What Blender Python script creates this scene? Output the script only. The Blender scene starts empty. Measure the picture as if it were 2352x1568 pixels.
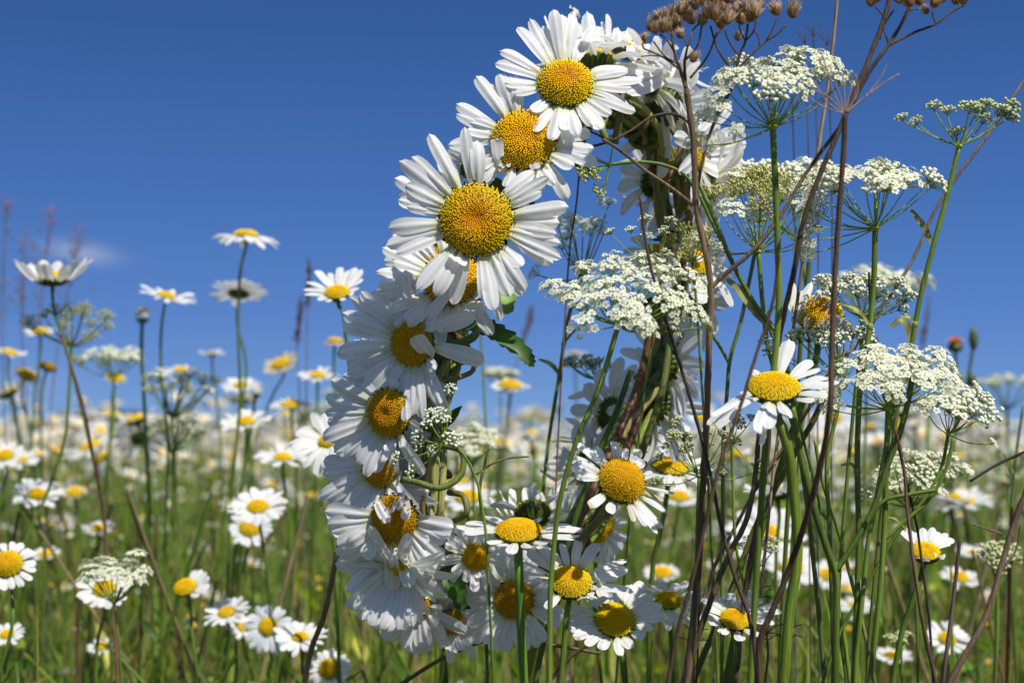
import bpy, math, random
import numpy as np
from mathutils import Vector, Matrix, noise
R = random.Random(11)
rad = math.radians
scene = bpy.context.scene
# ---------------------------------------------------------------- camera
CAMH = 0.50
PITCH = rad(3.25)
FPX = 3619.0                     # focal length in units of 1/2352 of the picture width
cam_d = bpy.data.cameras.new('camera'); cam = bpy.data.objects.new('camera', cam_d)
scene.collection.objects.link(cam); scene.camera = cam
cam.location = (0, 0, CAMH); cam.rotation_euler = (math.pi/2+PITCH, 0, 0)
cam_d.sensor_width = 23.5; cam_d.lens = 23.5*FPX/2352
cam_d.clip_start = 0.02; cam_d.clip_end = 3000
cam_d.dof.use_dof = True; cam_d.dof.focus_distance = 0.49; cam_d.dof.aperture_fstop = 9.5
cam_d.dof.aperture_blades = 7
# ---------------------------------------------------------------- light
SUN_EL, SUN_AZ = 54, 40          # azimuth: degrees to the right of straight behind the camera
to_sun = Vector((math.sin(rad(SUN_AZ))*math.cos(rad(SUN_EL)), -math.cos(rad(SUN_AZ))*math.cos(rad(SUN_EL)), math.sin(rad(SUN_EL))))
sl = bpy.data.lights.new('sun', 'SUN'); sl.energy = 5.0; sl.angle = rad(0.5); sl.color = (1.0, 0.955, 0.88)
so = bpy.data.objects.new('sun', sl); scene.collection.objects.link(so)
so.rotation_euler = to_sun.to_track_quat('Z', 'Y').to_euler(); so.location = (2, -2, 5)
w = bpy.data.worlds.new('World'); scene.world = w; w.use_nodes = True
nt = w.node_tree; nt.nodes.clear()
sky = nt.nodes.new('ShaderNodeTexSky'); sky.sky_type = 'NISHITA'; sky.sun_disc = False
sky.sun_elevation = rad(SUN_EL); sky.sun_rotation = math.atan2(to_sun.x, to_sun.y)
sky.altitude = 900; sky.air_density = 1.15; sky.dust_density = 0.25; sky.ozone_density = 3.2
bg = nt.nodes.new('ShaderNodeBackground'); bg.inputs['Strength'].default_value = 0.115
ow = nt.nodes.new('ShaderNodeOutputWorld')
# one faint small cloud low on the left, by direction in the sky
tc = nt.nodes.new('ShaderNodeTexCoord')
def mth(op, a, b=None):
    n = nt.nodes.new('ShaderNodeMath'); n.operation = op
    for i, v in enumerate((a, b)):
        if v is None: continue
        if isinstance(v, (int, float)): n.inputs[i].default_value = v
        else: nt.links.new(v, n.inputs[i])
    return n.outputs[0]
sep = nt.nodes.new('ShaderNodeSeparateXYZ'); nt.links.new(tc.outputs['Generated'], sep.inputs[0])
az = mth('ARCTAN2', sep.outputs[0], sep.outputs[1])
el = mth('ARCSINE', sep.outputs[2])
cn = nt.nodes.new('ShaderNodeTexNoise'); cn.inputs['Scale'].default_value = 40; cn.inputs['Detail'].default_value = 4
nt.links.new(tc.outputs['Generated'], cn.inputs['Vector'])
def blob(a0, e0, sa, se, slope=0):
    da = mth('SUBTRACT', az, a0)
    x = mth('DIVIDE', da, sa)
    e1 = mth('SUBTRACT', mth('SUBTRACT', el, e0), mth('MULTIPLY', da, slope))
    y = mth('DIVIDE', e1, se)
    r2 = mth('ADD', mth('MULTIPLY', x, x), mth('MULTIPLY', y, y))
    return mth('POWER', 2.718, mth('MULTIPLY', r2, -1.0))
m1 = blob(-0.268, 0.109, 0.021, 0.0058, -0.12)
m2 = blob(-0.300, 0.03, 0.03, 0.010, 0)
cl = mth('MULTIPLY', mth('ADD', mth('MULTIPLY', m1, 0.30), mth('MULTIPLY', m2, 0.08)), mth('ADD', cn.outputs[0], 0.5))
mix = nt.nodes.new('ShaderNodeMix'); mix.data_type = 'RGBA'
nt.links.new(cl, mix.inputs['Factor']); 
mix.inputs[7].default_value = (5.2, 5.2, 5.6, 1)
hs = nt.nodes.new('ShaderNodeHueSaturation'); hs.inputs['Saturation'].default_value = 1.0
nt.links.new(sky.outputs[0], hs.inputs['Color'])
# the deep clear blue of this sky near the horizon, as a gradient over the height above it
ramp = nt.nodes.new('ShaderNodeValToRGB'); el_ = ramp.color_ramp.elements
K_ = 1/0.115
pts_ = [(0.0, (.145, .30, .59)), (.03, (.093, .225, .53)), (.07, (.062, .17, .475)), (.14, (.039, .124, .385)), (.25, (.022, .079, .265)), (.45, (.016, .058, .21))]
while len(el_) < len(pts_): el_.new(.5)
for e_, (p_, c_) in zip(el_, pts_): e_.position = p_; e_.color = (*[x*K_ for x in c_], 1)
nt.links.new(sep.outputs[2], ramp.inputs[0])
bl = nt.nodes.new('ShaderNodeMapRange'); bl.inputs['From Min'].default_value = .3; bl.inputs['From Max'].default_value = .6
bl.inputs['To Min'].default_value = .95; bl.inputs['To Max'].default_value = 0
nt.links.new(sep.outputs[2], bl.inputs['Value'])
mx2 = nt.nodes.new('ShaderNodeMix'); mx2.data_type = 'RGBA'
nt.links.new(bl.outputs[0], mx2.inputs['Factor']); nt.links.new(hs.outputs[0], mx2.inputs[6]); nt.links.new(ramp.outputs[0], mx2.inputs[7])
nt.links.new(mx2.outputs[2], mix.inputs[6])
nt.links.new(mix.outputs[2], bg.inputs['Color']); nt.links.new(bg.outputs[0], ow.inputs[0])
scene.view_settings.view_transform = 'Standard'; scene.view_settings.look = 'None'
scene.view_settings.exposure = 0.22; scene.view_settings.gamma = 1.0
scene.render.engine = 'CYCLES'
scene.cycles.max_bounces = 8; scene.cycles.transparent_max_bounces = 8
# ---------------------------------------------------------------- helpers
RT = Vector((1, 0, 0)); FW = Vector((0, math.cos(PITCH), math.sin(PITCH))); UP = Vector((0, -math.sin(PITCH), math.cos(PITCH)))
CAM = Vector((0, 0, CAMH))
def P(x, y, d):
    return CAM + FW*d + RT*((x-1176)*d/FPX) + UP*((784-y)*d/FPX)
def S(d): return d/FPX
def nrm(nx, ny, nz): return (RT*nx + UP*ny - FW*nz).normalized()
C = bpy.data.collections.new('scene'); scene.collection.children.link(C)

class MB:
    def __init__(s): s.v = []; s.f = []; s.c = []; s.m = []
    def vert(s, p, c=(1, 1, 1)):
        s.v.append((p[0], p[1], p[2])); s.c.append((c[0], c[1], c[2])); return len(s.v)-1
    def face(s, f, m=0): s.f.append(f); s.m.append(m)
    def tube(s, pts, radii, sides=6, col=(1, 1, 1), m=0, rib=0.0, cap=True, col2=None, colf=None):
        n = len(pts)
        t0 = (pts[1]-pts[0]).normalized()
        u = t0.orthogonal().normalized()
        rings = []
        for i, p in enumerate(pts):
            t = (pts[min(i+1, n-1)]-pts[max(i-1, 0)])
            if t.length < 1e-9: t = t0
            t.normalize()
            u = (u - t*u.dot(t))
            if u.length < 1e-6: u = t.orthogonal()
            u.normalize(); v = t.cross(u)
            r = radii if isinstance(radii, (int, float)) else radii[i]
            if colf: cc = colf(i/(n-1))
            elif col2: k = i/(n-1); cc = tuple(col[j]*(1-k)+col2[j]*k for j in range(3))
            else: cc = col
            ring = []
            for k in range(sides):
                a = 2*math.pi*k/sides
                rr = r*(1-rib*(k % 2))
                c3 = cc if not rib else tuple(x*(1-0.2*(k % 2)) for x in cc)
                ring.append(s.vert(p+u*(math.cos(a)*rr)+v*(math.sin(a)*rr), c3))
            rings.append(ring)
        for i in range(n-1):
            a, b = rings[i], rings[i+1]
            for k in range(sides):
                k2 = (k+1) % sides
                s.face((a[k], a[k2], b[k2], b[k]), m)
        if cap:
            s.face(tuple(reversed(rings[0])), m); s.face(tuple(rings[-1]), m)
    def ell(s, c, ax, rx, rz, col, seg=6, rings=4, m=0, colt=None):
        # ellipsoid along axis ax, half length rz, radius rx
        ax = ax.normalized(); u = ax.orthogonal().normalized(); v = ax.cross(u)
        b = s.vert(c-ax*rz, col); rows = []
        for i in range(1, rings):
            t = math.pi*i/rings; row = []
            cc = col if colt is None else tuple(col[j]*(1-i/rings)+colt[j]*i/rings for j in range(3))
            for k in range(seg):
                a = 2*math.pi*k/seg
                row.append(s.vert(c-ax*(rz*math.cos(t))+(u*math.cos(a)+v*math.sin(a))*(rx*math.sin(t)), cc))
            rows.append(row)
        tp = s.vert(c+ax*rz, colt or col)
        for k in range(seg):
            k2 = (k+1) % seg
            s.face((b, rows[0][k2], rows[0][k]), m)
            for i in range(len(rows)-1):
                s.face((rows[i][k], rows[i][k2], rows[i+1][k2], rows[i+1][k]), m)
            s.face((rows[-1][k], rows[-1][k2], tp), m)
    def mesh(s, name, mats, origin=None):
        me = bpy.data.meshes.new(name)
        v = np.array(s.v, dtype=np.float32)
        if origin is not None and len(v): v = v - np.array(origin[:], dtype=np.float32)
        me.from_pydata(v.tolist(), [], s.f)
        a = me.color_attributes.new('Col', 'FLOAT_COLOR', 'POINT')
        c = np.ones((len(s.v), 4), dtype=np.float32); c[:, :3] = np.array(s.c, dtype=np.float32)
        a.data.foreach_set('color', c.ravel())
        if not isinstance(mats, (list, tuple)): mats = [mats]
        for m in mats: me.materials.append(m)
        me.polygons.foreach_set('use_smooth', [True]*len(s.f))
        if len(mats) > 1: me.polygons.foreach_set('material_index', s.m)
        me.update(); return me

def link(name, me, parent=None, loc=None, rot=None, scale=None):
    o = bpy.data.objects.new(name, me); C.objects.link(o)
    if parent is not None: o.parent = parent
    if loc is not None: o.location = loc
    if rot is not None: o.rotation_euler = rot
    if scale is not None: o.scale = (scale,)*3 if isinstance(scale, (int, float)) else scale
    return o
def tag(o, label, cat=None, group=None, kind=None):
    if label: o['label'] = label
    if cat: o['category'] = cat
    if group: o['group'] = group
    if kind: o['kind'] = kind
    return o
def thing(name, label, cat, loc, group=None):
    o = link(name, None); o.location = loc; o.empty_display_size = 0.01
    return tag(o, label, cat, group)
def dup(root, loc, rz=0, scale=1, label=None, group=None):
    r = root.copy(); C.objects.link(r); r.location = loc; r.rotation_euler = (0, 0, rz); r.scale = (scale,)*3
    if label: r['label'] = label
    if group: r['group'] = group
    for ch in list(root.children):
        c = ch.copy(); C.objects.link(c); c.parent = r
        for g in ch.children:
            d = g.copy(); C.objects.link(d); d.parent = c
    return r
def smooth_path(pts, sub=5):
    # smooth curve through the points, tangents weighted by the spacing
    n = len(pts)
    if n == 2: return [pts[0].lerp(pts[1], i/sub) for i in range(sub+1)]
    D_ = [max(1e-6, (pts[i+1]-pts[i]).length) for i in range(n-1)]
    T = []
    for i in range(n):
        if i == 0: T.append((pts[1]-pts[0])/D_[0])
        elif i == n-1: T.append((pts[-1]-pts[-2])/D_[-1])
        else: T.append(((pts[i]-pts[i-1])/D_[i-1]*D_[i]+(pts[i+1]-pts[i])/D_[i]*D_[i-1])/(D_[i]+D_[i-1]))
    out = []
    for i in range(n-1):
        for k in range(sub):
            t = k/sub; t2 = t*t; t3 = t2*t
            out.append(pts[i]*(2*t3-3*t2+1)+T[i]*(D_[i]*(t3-2*t2+t))+pts[i+1]*(-2*t3+3*t2)+T[i+1]*(D_[i]*(t3-t2)))
    out.append(pts[-1].copy()); return out
def pxpath(l, d=None):
    # list of (x, y[, d]) -> points
    return [P(p[0], p[1], p[2] if len(p) > 2 else d) for p in l]
def to_ground(pts):
    # continue a stem from its lowest given point down to the soil
    p = pts[-1]; q = pts[-2] if len(pts) > 1 else p+Vector((0, 0, .1))
    dr = (p-q); dr = dr/max(abs(dr.z), 0.02); dr.x = max(-.5, min(.5, dr.x)); dr.y = max(-.3, min(.3, dr.y))
    out = list(pts)
    a = Vector((p.x+dr.x*p.z*.22, p.y+dr.y*p.z*.2, p.z*0.6)); b = Vector((p.x+dr.x*p.z*.3, p.y+dr.y*p.z*.3, 0))
    if p.z > 0.02: out += [a, b]
    return out
def var(c, a=0.15, r=R):
    k = 1+r.uniform(-a, a); return tuple(max(0, x*k*(1+r.uniform(-a, a)*.4)) for x in c)
# ---------------------------------------------------------------- materials
def mat(name, rough=0.6, transl=0.0, noise_amt=0.25, nscale=400, bump=0.0, stretch=None, spec=0.3, col=None, tcol=None, sheen=0):
    m = bpy.data.materials.new(name); m.use_nodes = True; t = m.node_tree; t.nodes.clear()
    N = t.nodes.new; L = t.links.new
    out = N('ShaderNodeOutputMaterial'); b = N('ShaderNodeBsdfPrincipled')
    b.inputs['Roughness'].default_value = rough; b.inputs['Specular IOR Level'].default_value = spec
    co = N('ShaderNodeTexCoord'); mp = N('ShaderNodeMapping')
    mp.inputs['Scale'].default_value = stretch or (1, 1, 1)
    L(co.outputs['Object'], mp.inputs[0])
    nz = N('ShaderNodeTexNoise'); nz.inputs['Scale'].default_value = nscale; nz.inputs['Detail'].default_value = 3
    L(mp.outputs[0], nz.inputs['Vector'])
    if col is None:
        at = N('ShaderNodeAttribute'); at.attribute_name = 'Col'; src = at.outputs['Color']
    else:
        rg = N('ShaderNodeRGB'); rg.outputs[0].default_value = (*col, 1); src = rg.outputs[0]
    mr = N('ShaderNodeMapRange'); mr.inputs['From Min'].default_value = 0.3; mr.inputs['From Max'].default_value = 0.7
    mr.inputs['To Min'].default_value = 1-noise_amt; mr.inputs['To Max'].default_value = 1+noise_amt
    L(nz.outputs['Fac'], mr.inputs['Value'])
    mul = N('ShaderNodeVectorMath'); mul.operation = 'MULTIPLY'
    L(src, mul.inputs[0]); L(mr.outputs[0], mul.inputs[1])
    L(mul.outputs[0], b.inputs['Base Color'])
    if bump:
        bp = N('ShaderNodeBump'); bp.inputs['Strength'].default_value = bump; bp.inputs['Distance'].default_value = 0.0004
        L(nz.outputs['Fac'], bp.inputs['Height']); L(bp.outputs[0], b.inputs['Normal'])
    if transl:
        tr = N('ShaderNodeBsdfTranslucent')
        if tcol:
            tm = N('ShaderNodeVectorMath'); tm.operation = 'MULTIPLY'; L(mul.outputs[0], tm.inputs[0]); tm.inputs[1].default_value = tcol
            L(tm.outputs[0], tr.inputs['Color'])
        else: L(mul.outputs[0], tr.inputs['Color'])
        ms = N('ShaderNodeMixShader'); ms.inputs[0].default_value = transl
        L(b.outputs[0], ms.inputs[1]); L(tr.outputs[0], ms.inputs[2]); L(ms.outputs[0], out.inputs[0])
    else: L(b.outputs[0], out.inputs[0])
    return m
M_petal = mat('petal_white', 0.5, 0.40, 0.05, 130, spec=0.25)
M_disc = mat('disc_florets', 0.6, 0.12, 0.12, 900, spec=0.15)
M_green = mat('green_stem', 0.5, 0.08, 0.28, 1.0, 0.25, (1500, 1500, 45), 0.35)
M_leaf = mat('leaf_green', 0.5, 0.30, 0.3, 260, 0.3, spec=0.35, tcol=(1.3, 1.3, .6))
M_dry = mat('dry_stem', 0.75, 0.0, 0.45, 1.0, 0.6, (1800, 1800, 60), 0.2)
M_umb = mat('umbel_floret', 0.6, 0.35, 0.06, 300, spec=0.2)
M_bud = mat('umbel_bud', 0.6, 0.12, 0.12, 500, spec=0.2)
M_seed = mat('dry_seedhead', 0.85, 0.15, 0.3, 700, 0.2, spec=0.1)
M_grass = mat('meadow_grass', 0.5, 0.33, 0.3, 60, spec=0.3, tcol=(1.5, 1.5, .5))

WHITE = (0.86, 0.855, 0.84)
YEL = (0.90, 0.58, 0.008); ORA = (0.88, 0.42, 0.004); OLIVE = (0.42, 0.28, 0.01)
G1 = (0.10, 0.165, 0.018); G2 = (0.055, 0.10, 0.014); G3 = (0.15, 0.2, 0.03)
BR = (0.15, 0.10, 0.058); BR2 = (0.14, 0.095, 0.06); TAN = (0.36, 0.27, 0.16)
# ---------------------------------------------------------------- daisy pieces
def petal_geo(mb, p0, d0, tip, nor, wid, sag=0.0, nl=9, nw=6, curl=0.25, twist=0.0, col=WHITE, rr=R, colt=None):
    # a ligule from p0 leaving in direction d0 and ending at tip; nor = the side that faces up
    L = (tip-p0).length
    p1 = p0+d0*(L*0.38); d3 = (tip-p1)
    p2 = tip-(tip-p0)*0.28 + nor*(sag*L)
    ridge = rr.uniform(0.6, 1.2); asym = rr.uniform(-.12, .12); notch = rr.uniform(0.0, 0.07)
    ph = rr.uniform(0, 6); wob = rr.uniform(-.05, .05)
    rows = []
    stain = rr.random() < .4; sx = rr.uniform(.3, .9); sy = rr.uniform(-.6, .6)
    for i in range(nl+1):
        t = i/nl; t = 1-(1-t)**1.15
        a = (1-t)**3; b = 3*(1-t)**2*t; c = 3*(1-t)*t*t; e = t**3
        p = p0*a+p1*b+p2*c+tip*e
        tg = ((p1-p0)*(3*(1-t)**2)+(p2-p1)*(6*(1-t)*t)+(tip-p2)*(3*t*t))
        if tg.length < 1e-9: tg = d0.copy()
        tg.normalize()
        sd = tg.cross(nor)
        if sd.length < 1e-4: sd = tg.orthogonal()
        sd.normalize(); up = sd.cross(tg).normalized()
        if twist:
            q = Matrix.Rotation(twist*t, 3, tg); sd = q @ sd; up = q @ up
        # outline
        if t < 0.62: ww = 0.44+0.56*math.sin(min(1, t/0.62)*math.pi/2)
        else:
            k = (t-0.62)/0.38; ww = math.sqrt(max(0, 1-k**2.3))
        ww = max(ww, 0.10)
        ww *= 1+0.05*math.sin(7*t+ph)
        row = []
        for j in range(nw+1):
            u = (j/nw-.5)*2
            x = u*wid*.5*ww*(1+asym*t)
            rid = 0.065*ridge*wid*math.cos(u*math.pi*2.0)*min(1, t*4)*(1-.5*t)
            h = rid - curl*wid*(u*u)*.38*(1-.3*t) + wob*wid*math.sin(5*t+ph+u)
            back = 0
            if i == nl: back = (notch*L)*(1 if j in (2, 4) else 0.0) + 0.02*L*abs(u)
            c1 = col
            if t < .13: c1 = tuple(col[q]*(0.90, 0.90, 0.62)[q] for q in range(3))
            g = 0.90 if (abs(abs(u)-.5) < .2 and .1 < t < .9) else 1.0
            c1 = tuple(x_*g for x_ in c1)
            if colt and t > .8: c1 = colt
            if stain and abs(t-sx) < .07 and abs(u-sy) < .25: c1 = (c1[0]*.93, c1[1]*.86, c1[2]*.66)
            row.append(mb.vert(p+sd*x+up*h-tg*back, c1))
        rows.append(row)
    for i in range(nl):
        for j in range(nw):
            mb.face((rows[i][j], rows[i][j+1], rows[i+1][j+1], rows[i+1][j]))
def disc_geo(mb, c, n, r, H=0.42, N=380, dip=0.10, open_=0.62, seed=0, cen=ORA, edge=YEL, fl=1.0):
    rr = random.Random(seed); N = int(N*1.4); tn = rr.uniform(.9, 1.05)
    cen = (min(.98, cen[0]*1.28), cen[1]*1.36*tn, cen[2]); edge = (min(.98, edge[0]*1.25), edge[1]*1.25, edge[2])
    n = n.normalized(); u = n.orthogonal().normalized(); v = n.cross(u)
    def hh(q): return r*(H*(1-q**2.4) - dip*math.exp(-(q/.28)**2))
    # dome under the florets
    rows = []
    K = 16
    for i in range(7):
        q = i/6*1.0; row = []
        for k in range(K):
            a = 2*math.pi*k/K
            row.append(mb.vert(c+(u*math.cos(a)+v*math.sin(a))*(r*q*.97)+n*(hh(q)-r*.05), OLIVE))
        rows.append(row)
    for i in range(6):
        for k in range(K):
            k2 = (k+1) % K; mb.face((rows[i][k], rows[i][k2], rows[i+1][k2], rows[i+1][k]))
    fr = r/math.sqrt(N)*0.92*fl
    for i in range(N):
        q = math.sqrt((i+.5)/N); a = i*2.399963+rr.uniform(-.05, .05)
        q2 = q*(1+rr.uniform(-.012, .012))
        rd = u*math.cos(a)+v*math.sin(a)
        p = c+rd*(r*q2)+n*hh(q2)
        s = 1e-2; sl_ = (hh(min(1, q+s))-hh(q-s))/(r*2*s)
        ax = (n-rd*sl_*.8+Vector((rr.uniform(-.1, .1), rr.uniform(-.1, .1), rr.uniform(-.1, .1)))).normalized()
        a1 = ax.orthogonal().normalized(); a2 = ax.cross(a1)
        isopen = q > open_
        hgt = fr*(1.5 if isopen else 1.1)*rr.uniform(.8, 1.25)
        f1 = fr*(0.74 if isopen else 0.82)
        k = min(1, max(0, (q-.25)/.6))
        cc = var(tuple(cen[j]*(1-k)+edge[j]*k for j in range(3)), .08, rr)
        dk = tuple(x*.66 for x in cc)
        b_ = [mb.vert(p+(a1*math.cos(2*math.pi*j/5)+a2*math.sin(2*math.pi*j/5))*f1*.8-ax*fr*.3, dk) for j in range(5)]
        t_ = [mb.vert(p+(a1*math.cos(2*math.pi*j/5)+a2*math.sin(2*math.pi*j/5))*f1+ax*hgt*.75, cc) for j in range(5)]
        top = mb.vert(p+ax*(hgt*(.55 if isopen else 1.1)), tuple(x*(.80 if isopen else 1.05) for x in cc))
        for j in range(5):
            j2 = (j+1) % 5
            mb.face((b_[j], b_[j2], t_[j2], t_[j])); mb.face((t_[j], t_[j2], top))
def calyx_geo(mb, c, n, r, depth=0.5, seed=0, lod=0):
    rr = random.Random(seed); n = n.normalized(); u = n.orthogonal().normalized(); v = n.cross(u)
    prof = [(0.16, -depth*1.0), (0.45, -depth*.85), (0.8, -depth*.5), (1.0, -depth*.12), (1.0, 0.02)]
    K = 14; rows = []
    for q, z in prof:
        rows.append([mb.vert(c+(u*math.cos(6.2832*k/K)+v*math.sin(6.2832*k/K))*(r*q)+n*(z*r), var(G2, .15, rr)) for k in range(K)])
    for i in range(len(rows)-1):
        for k in range(K):
            k2 = (k+1) % K; mb.face((rows[i][k], rows[i][k2], rows[i+1][k2], rows[i+1][k]))
    mb.face(tuple(reversed(rows[0])))
    if lod: return
    for tier, (q0, z0, q1, z1, nn) in enumerate(((.35, -.92*depth, .92, -.34*depth, 16), (.6, -.72*depth, 1.04, .0, 20), (.8, -.5*depth, 1.07, .12, 22))):
        for k in range(nn):
            a = 6.2832*(k+.5*tier)/nn+rr.uniform(-.05, .05)
            rd = u*math.cos(a)+v*math.sin(a); tg = rd.cross(n).normalized()
            w_ = r*3.0/nn
            cc = var(G1, .2, rr); ed = (0.07, 0.035, 0.012)
            o_ = rd*(r*.03)-n*(r*.02)
            A = c+rd*(q0*r)+n*(z0*r)+o_; B = c+rd*(q1*r)+n*(z1*r)+o_; Mid = (A+B)*.5+rd*(r*.07)-n*(r*.05)
            i0 = mb.vert(A-tg*w_*.4, cc); i1 = mb.vert(A+tg*w_*.4, cc)
            i2 = mb.vert(Mid+tg*w_*.5, ed); i3 = mb.vert(Mid-tg*w_*.5, ed); im = mb.vert(Mid+rd*r*.03, cc)
            it = mb.vert(B, ed)
            mb.face((i0, im, i3)); mb.face((i0, i1, im)); mb.face((i1, i2, im)); mb.face((im, i2, it)); mb.face((i3, im, it))

def daisy(label, cx, cy, d, rp, n, tips=None, count=22, L=120, cup=5, droop=0.15, wid=30, group=None, stem=None, stem_w=14,
          parent=None, seed=0, skip=(), jit=1.0, H=.42, N=380, dip=.1, calyx=True, cal_depth=.5, cen=ORA, edge=YEL,
          joined=False, white=WHITE, name='daisy', cat='daisy', nl=9, nw=6, fill=0, wmul=1.0, stemcol=G1, under=True, dropped=None):
    """disc centre at pixel (cx, cy) and distance d; rp, L, wid in picture units; n = facing (right, up, to camera)"""
    rr = random.Random(seed*7+3)
    s = S(d); c = P(cx, cy, d); nv = nrm(*n); r = rp*s
    u = nv.orthogonal().normalized(); v = nv.cross(u)
    # stem
    if stem is not None:
        back = c-nv*(r*cal_depth)
        pts = [back, back-nv*(r*.5)]+pxpath(stem, d)
        pts = to_ground(pts); base = pts[-1].copy()
    else: base = c.copy()
    if parent is None:
        root = thing(name, label, cat, base, group)
        org = base
    else:
        root = None; org = parent.location.copy()
    mbc = MB(); calyx_geo(mbc, c, nv, r, cal_depth, seed)
    if parent is None:
        co = link('calyx', mbc.mesh('calyx', M_green, org), root); holder = root
    else:
        holder = link('daisy_head', mbc.mesh('daisy_head', M_green, org), parent)
        if label: holder['label'] = label
    if stem is not None:
        sp = smooth_path(pts, 6); mbs = MB()
        k = len(sp); rads = [stem_w*.5*s*(1.25 if i < 4 else 1.0) for i in range(k)]
        ph = rr.uniform(0, 6)
        mbs.tube(sp, rads, 14, var(stemcol, .1, rr), rib=.09, colf=lambda t: tuple(x*(1+.18*math.sin(9*t+ph)) for x in stemcol))
        link('stem', mbs.mesh('stem', M_green, org), holder)
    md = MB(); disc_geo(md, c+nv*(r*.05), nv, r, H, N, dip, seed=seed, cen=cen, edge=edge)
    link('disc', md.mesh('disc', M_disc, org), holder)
    # petals
    plist = []
    Lr = L*s
    if tips:
        for tp in tips:
            x, y = tp[0], tp[1]
            o = dict(tp[2]) if len(tp) > 2 else {}
            q = P(x, y, d)-c
            dx = q.dot(RT); dy = q.dot(UP)
            flat = math.hypot(dx, dy)
            full = max(r+Lr*o.get('l', 1.0), flat*1.02)
            nx, ny, nz = nv.dot(RT), nv.dot(UP), -nv.dot(FW)
            want = -(dx*nx+dy*ny)/max(nz, .12)           # towards the camera, plane of the flower
            lim = math.sqrt(max(0, full**2-flat**2))
            dz = max(-lim, min(lim, want))
            dz += o.get('z', 0)*s
            if dropped and dy < -.3*flat and 'z' not in o: dz += dropped*s*min(1, -dy/flat)
            pos = CAM+(P(x, y, 1.0)-CAM)*(d-dz)
            q = pos-c
            rd = q-nv*q.dot(nv)
            if rd.length < r*.2: rd = (RT*dx+UP*dy)
            rd.normalize()
            if 'b' in o:                                   # base direction given in picture degrees (0 right, 90 up)
                aa = rad(o['b']); dd = RT*math.cos(aa)+UP*math.sin(aa); rd = (dd-nv*dd.dot(nv)).normalized()
            plist.append((rd, pos, o))
    n_auto = fill if tips else count
    for i in range(n_auto):
        a = 6.2832*(i+rr.uniform(-.22, .22)*jit)/n_auto
        rd = u*math.cos(a)+v*math.sin(a)
        ia = math.degrees(math.atan2(rd.dot(UP), rd.dot(RT))) % 360
        if any(s0 <= ia <= s1 for s0, s1 in skip): continue
        e = rad(cup+rr.gauss(0, 6)*jit)
        l = Lr*rr.uniform(.84, 1.06)*(.93 if tips else 1)
        tp_ = c+rd*(r*.95+l*math.cos(e))+nv*(l*math.sin(e)) - nv*(l*droop*rr.uniform(.3, 1.5)) + Vector((0, 0, -1))*(l*droop*.5)
        tp_ += rd.cross(nv)*(l*rr.uniform(-.08, .08)*jit)
        if tips: tp_ -= nv*(r*.25)
        plist.append((rd, tp_, {'auto': 1}))
    mj = MB() if joined else None
    for k, (rd, tp_, o) in enumerate(plist):
        mb = mj or MB()
        lift = rr.uniform(.0, .10)
        p0 = c+rd*(r*.93)-nv*(r*(.02+.05*(k % 3)))
        d0 = (rd+nv*(.15+lift)).normalized()
        seg = (tp_-p0).length
        wd = wid*s*o.get('w', 1)*rr.uniform(.80, 1.02)*wmul
        if (rd.dot((tp_-p0).normalized())) < .2: d0 = (rd*.7+nv*.7).normalized()
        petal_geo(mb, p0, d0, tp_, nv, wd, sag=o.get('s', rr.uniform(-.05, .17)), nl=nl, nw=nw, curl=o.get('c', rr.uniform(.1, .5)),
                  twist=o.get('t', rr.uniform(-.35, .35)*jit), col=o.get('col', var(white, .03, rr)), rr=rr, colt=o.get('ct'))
        if not joined:
            po = link('petal', mb.mesh('petal', M_petal, org), holder)
            if 'lab' in o: po['label'] = o['lab']
    if joined: link('petals', mj.mesh('petals', M_petal, org), holder)
    return holder

# ---------------------------------------------------------------- ground
def ground():
    m = bpy.data.materials.new('meadow_ground'); m.use_nodes = True; t = m.node_tree
    b = t.nodes['Principled BSDF']; N = t.nodes.new; L = t.links.new
    b.inputs['Roughness'].default_value = .9
    co = N('ShaderNodeTexCoord'); nz = N('ShaderNodeTexNoise'); nz.inputs['Scale'].default_value = 3; nz.inputs['Detail'].default_value = 8
    L(co.outputs['Object'], nz.inputs['Vector'])
    cr = N('ShaderNodeValToRGB'); e = cr.color_ramp.elements
    e[0].position = .3; e[0].color = (.03, .045, .01, 1); e[1].position = .7; e[1].color = (.10, .10, .035, 1)
    L(nz.outputs['Fac'], cr.inputs[0]); L(cr.outputs[0], b.inputs['Base Color'])
    mb = MB(); n = 40
    idx = {}
    for i in range(n+1):
        for j in range(n+1):
            x = (i/n-.5)*2; y = (j/n-.5)*2
            X = x*abs(x)*1500; Y = y*abs(y)*1500
            idx[i, j] = mb.vert((X, Y, 0.0), (1, 1, 1))
    for i in range(n):
        for j in range(n): mb.face((idx[i, j], idx[i+1, j], idx[i+1, j+1], idx[i, j+1]))
    o = link('ground', mb.mesh('ground', m)); tag(o, 'meadow soil under the grass and flowers', None, None, 'structure')
ground()
GCOLS = [(0.21, 0.31, 0.022), (0.27, 0.37, 0.03), (0.09, 0.16, 0.014), (0.30, 0.34, 0.04), (0.42, 0.36, 0.11), (0.34, 0.41, 0.05), (0.20, 0.14, 0.06), (0.12, 0.24, 0.03), (0.035, 0.075, 0.01), (0.05, 0.10, 0.012)]
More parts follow.
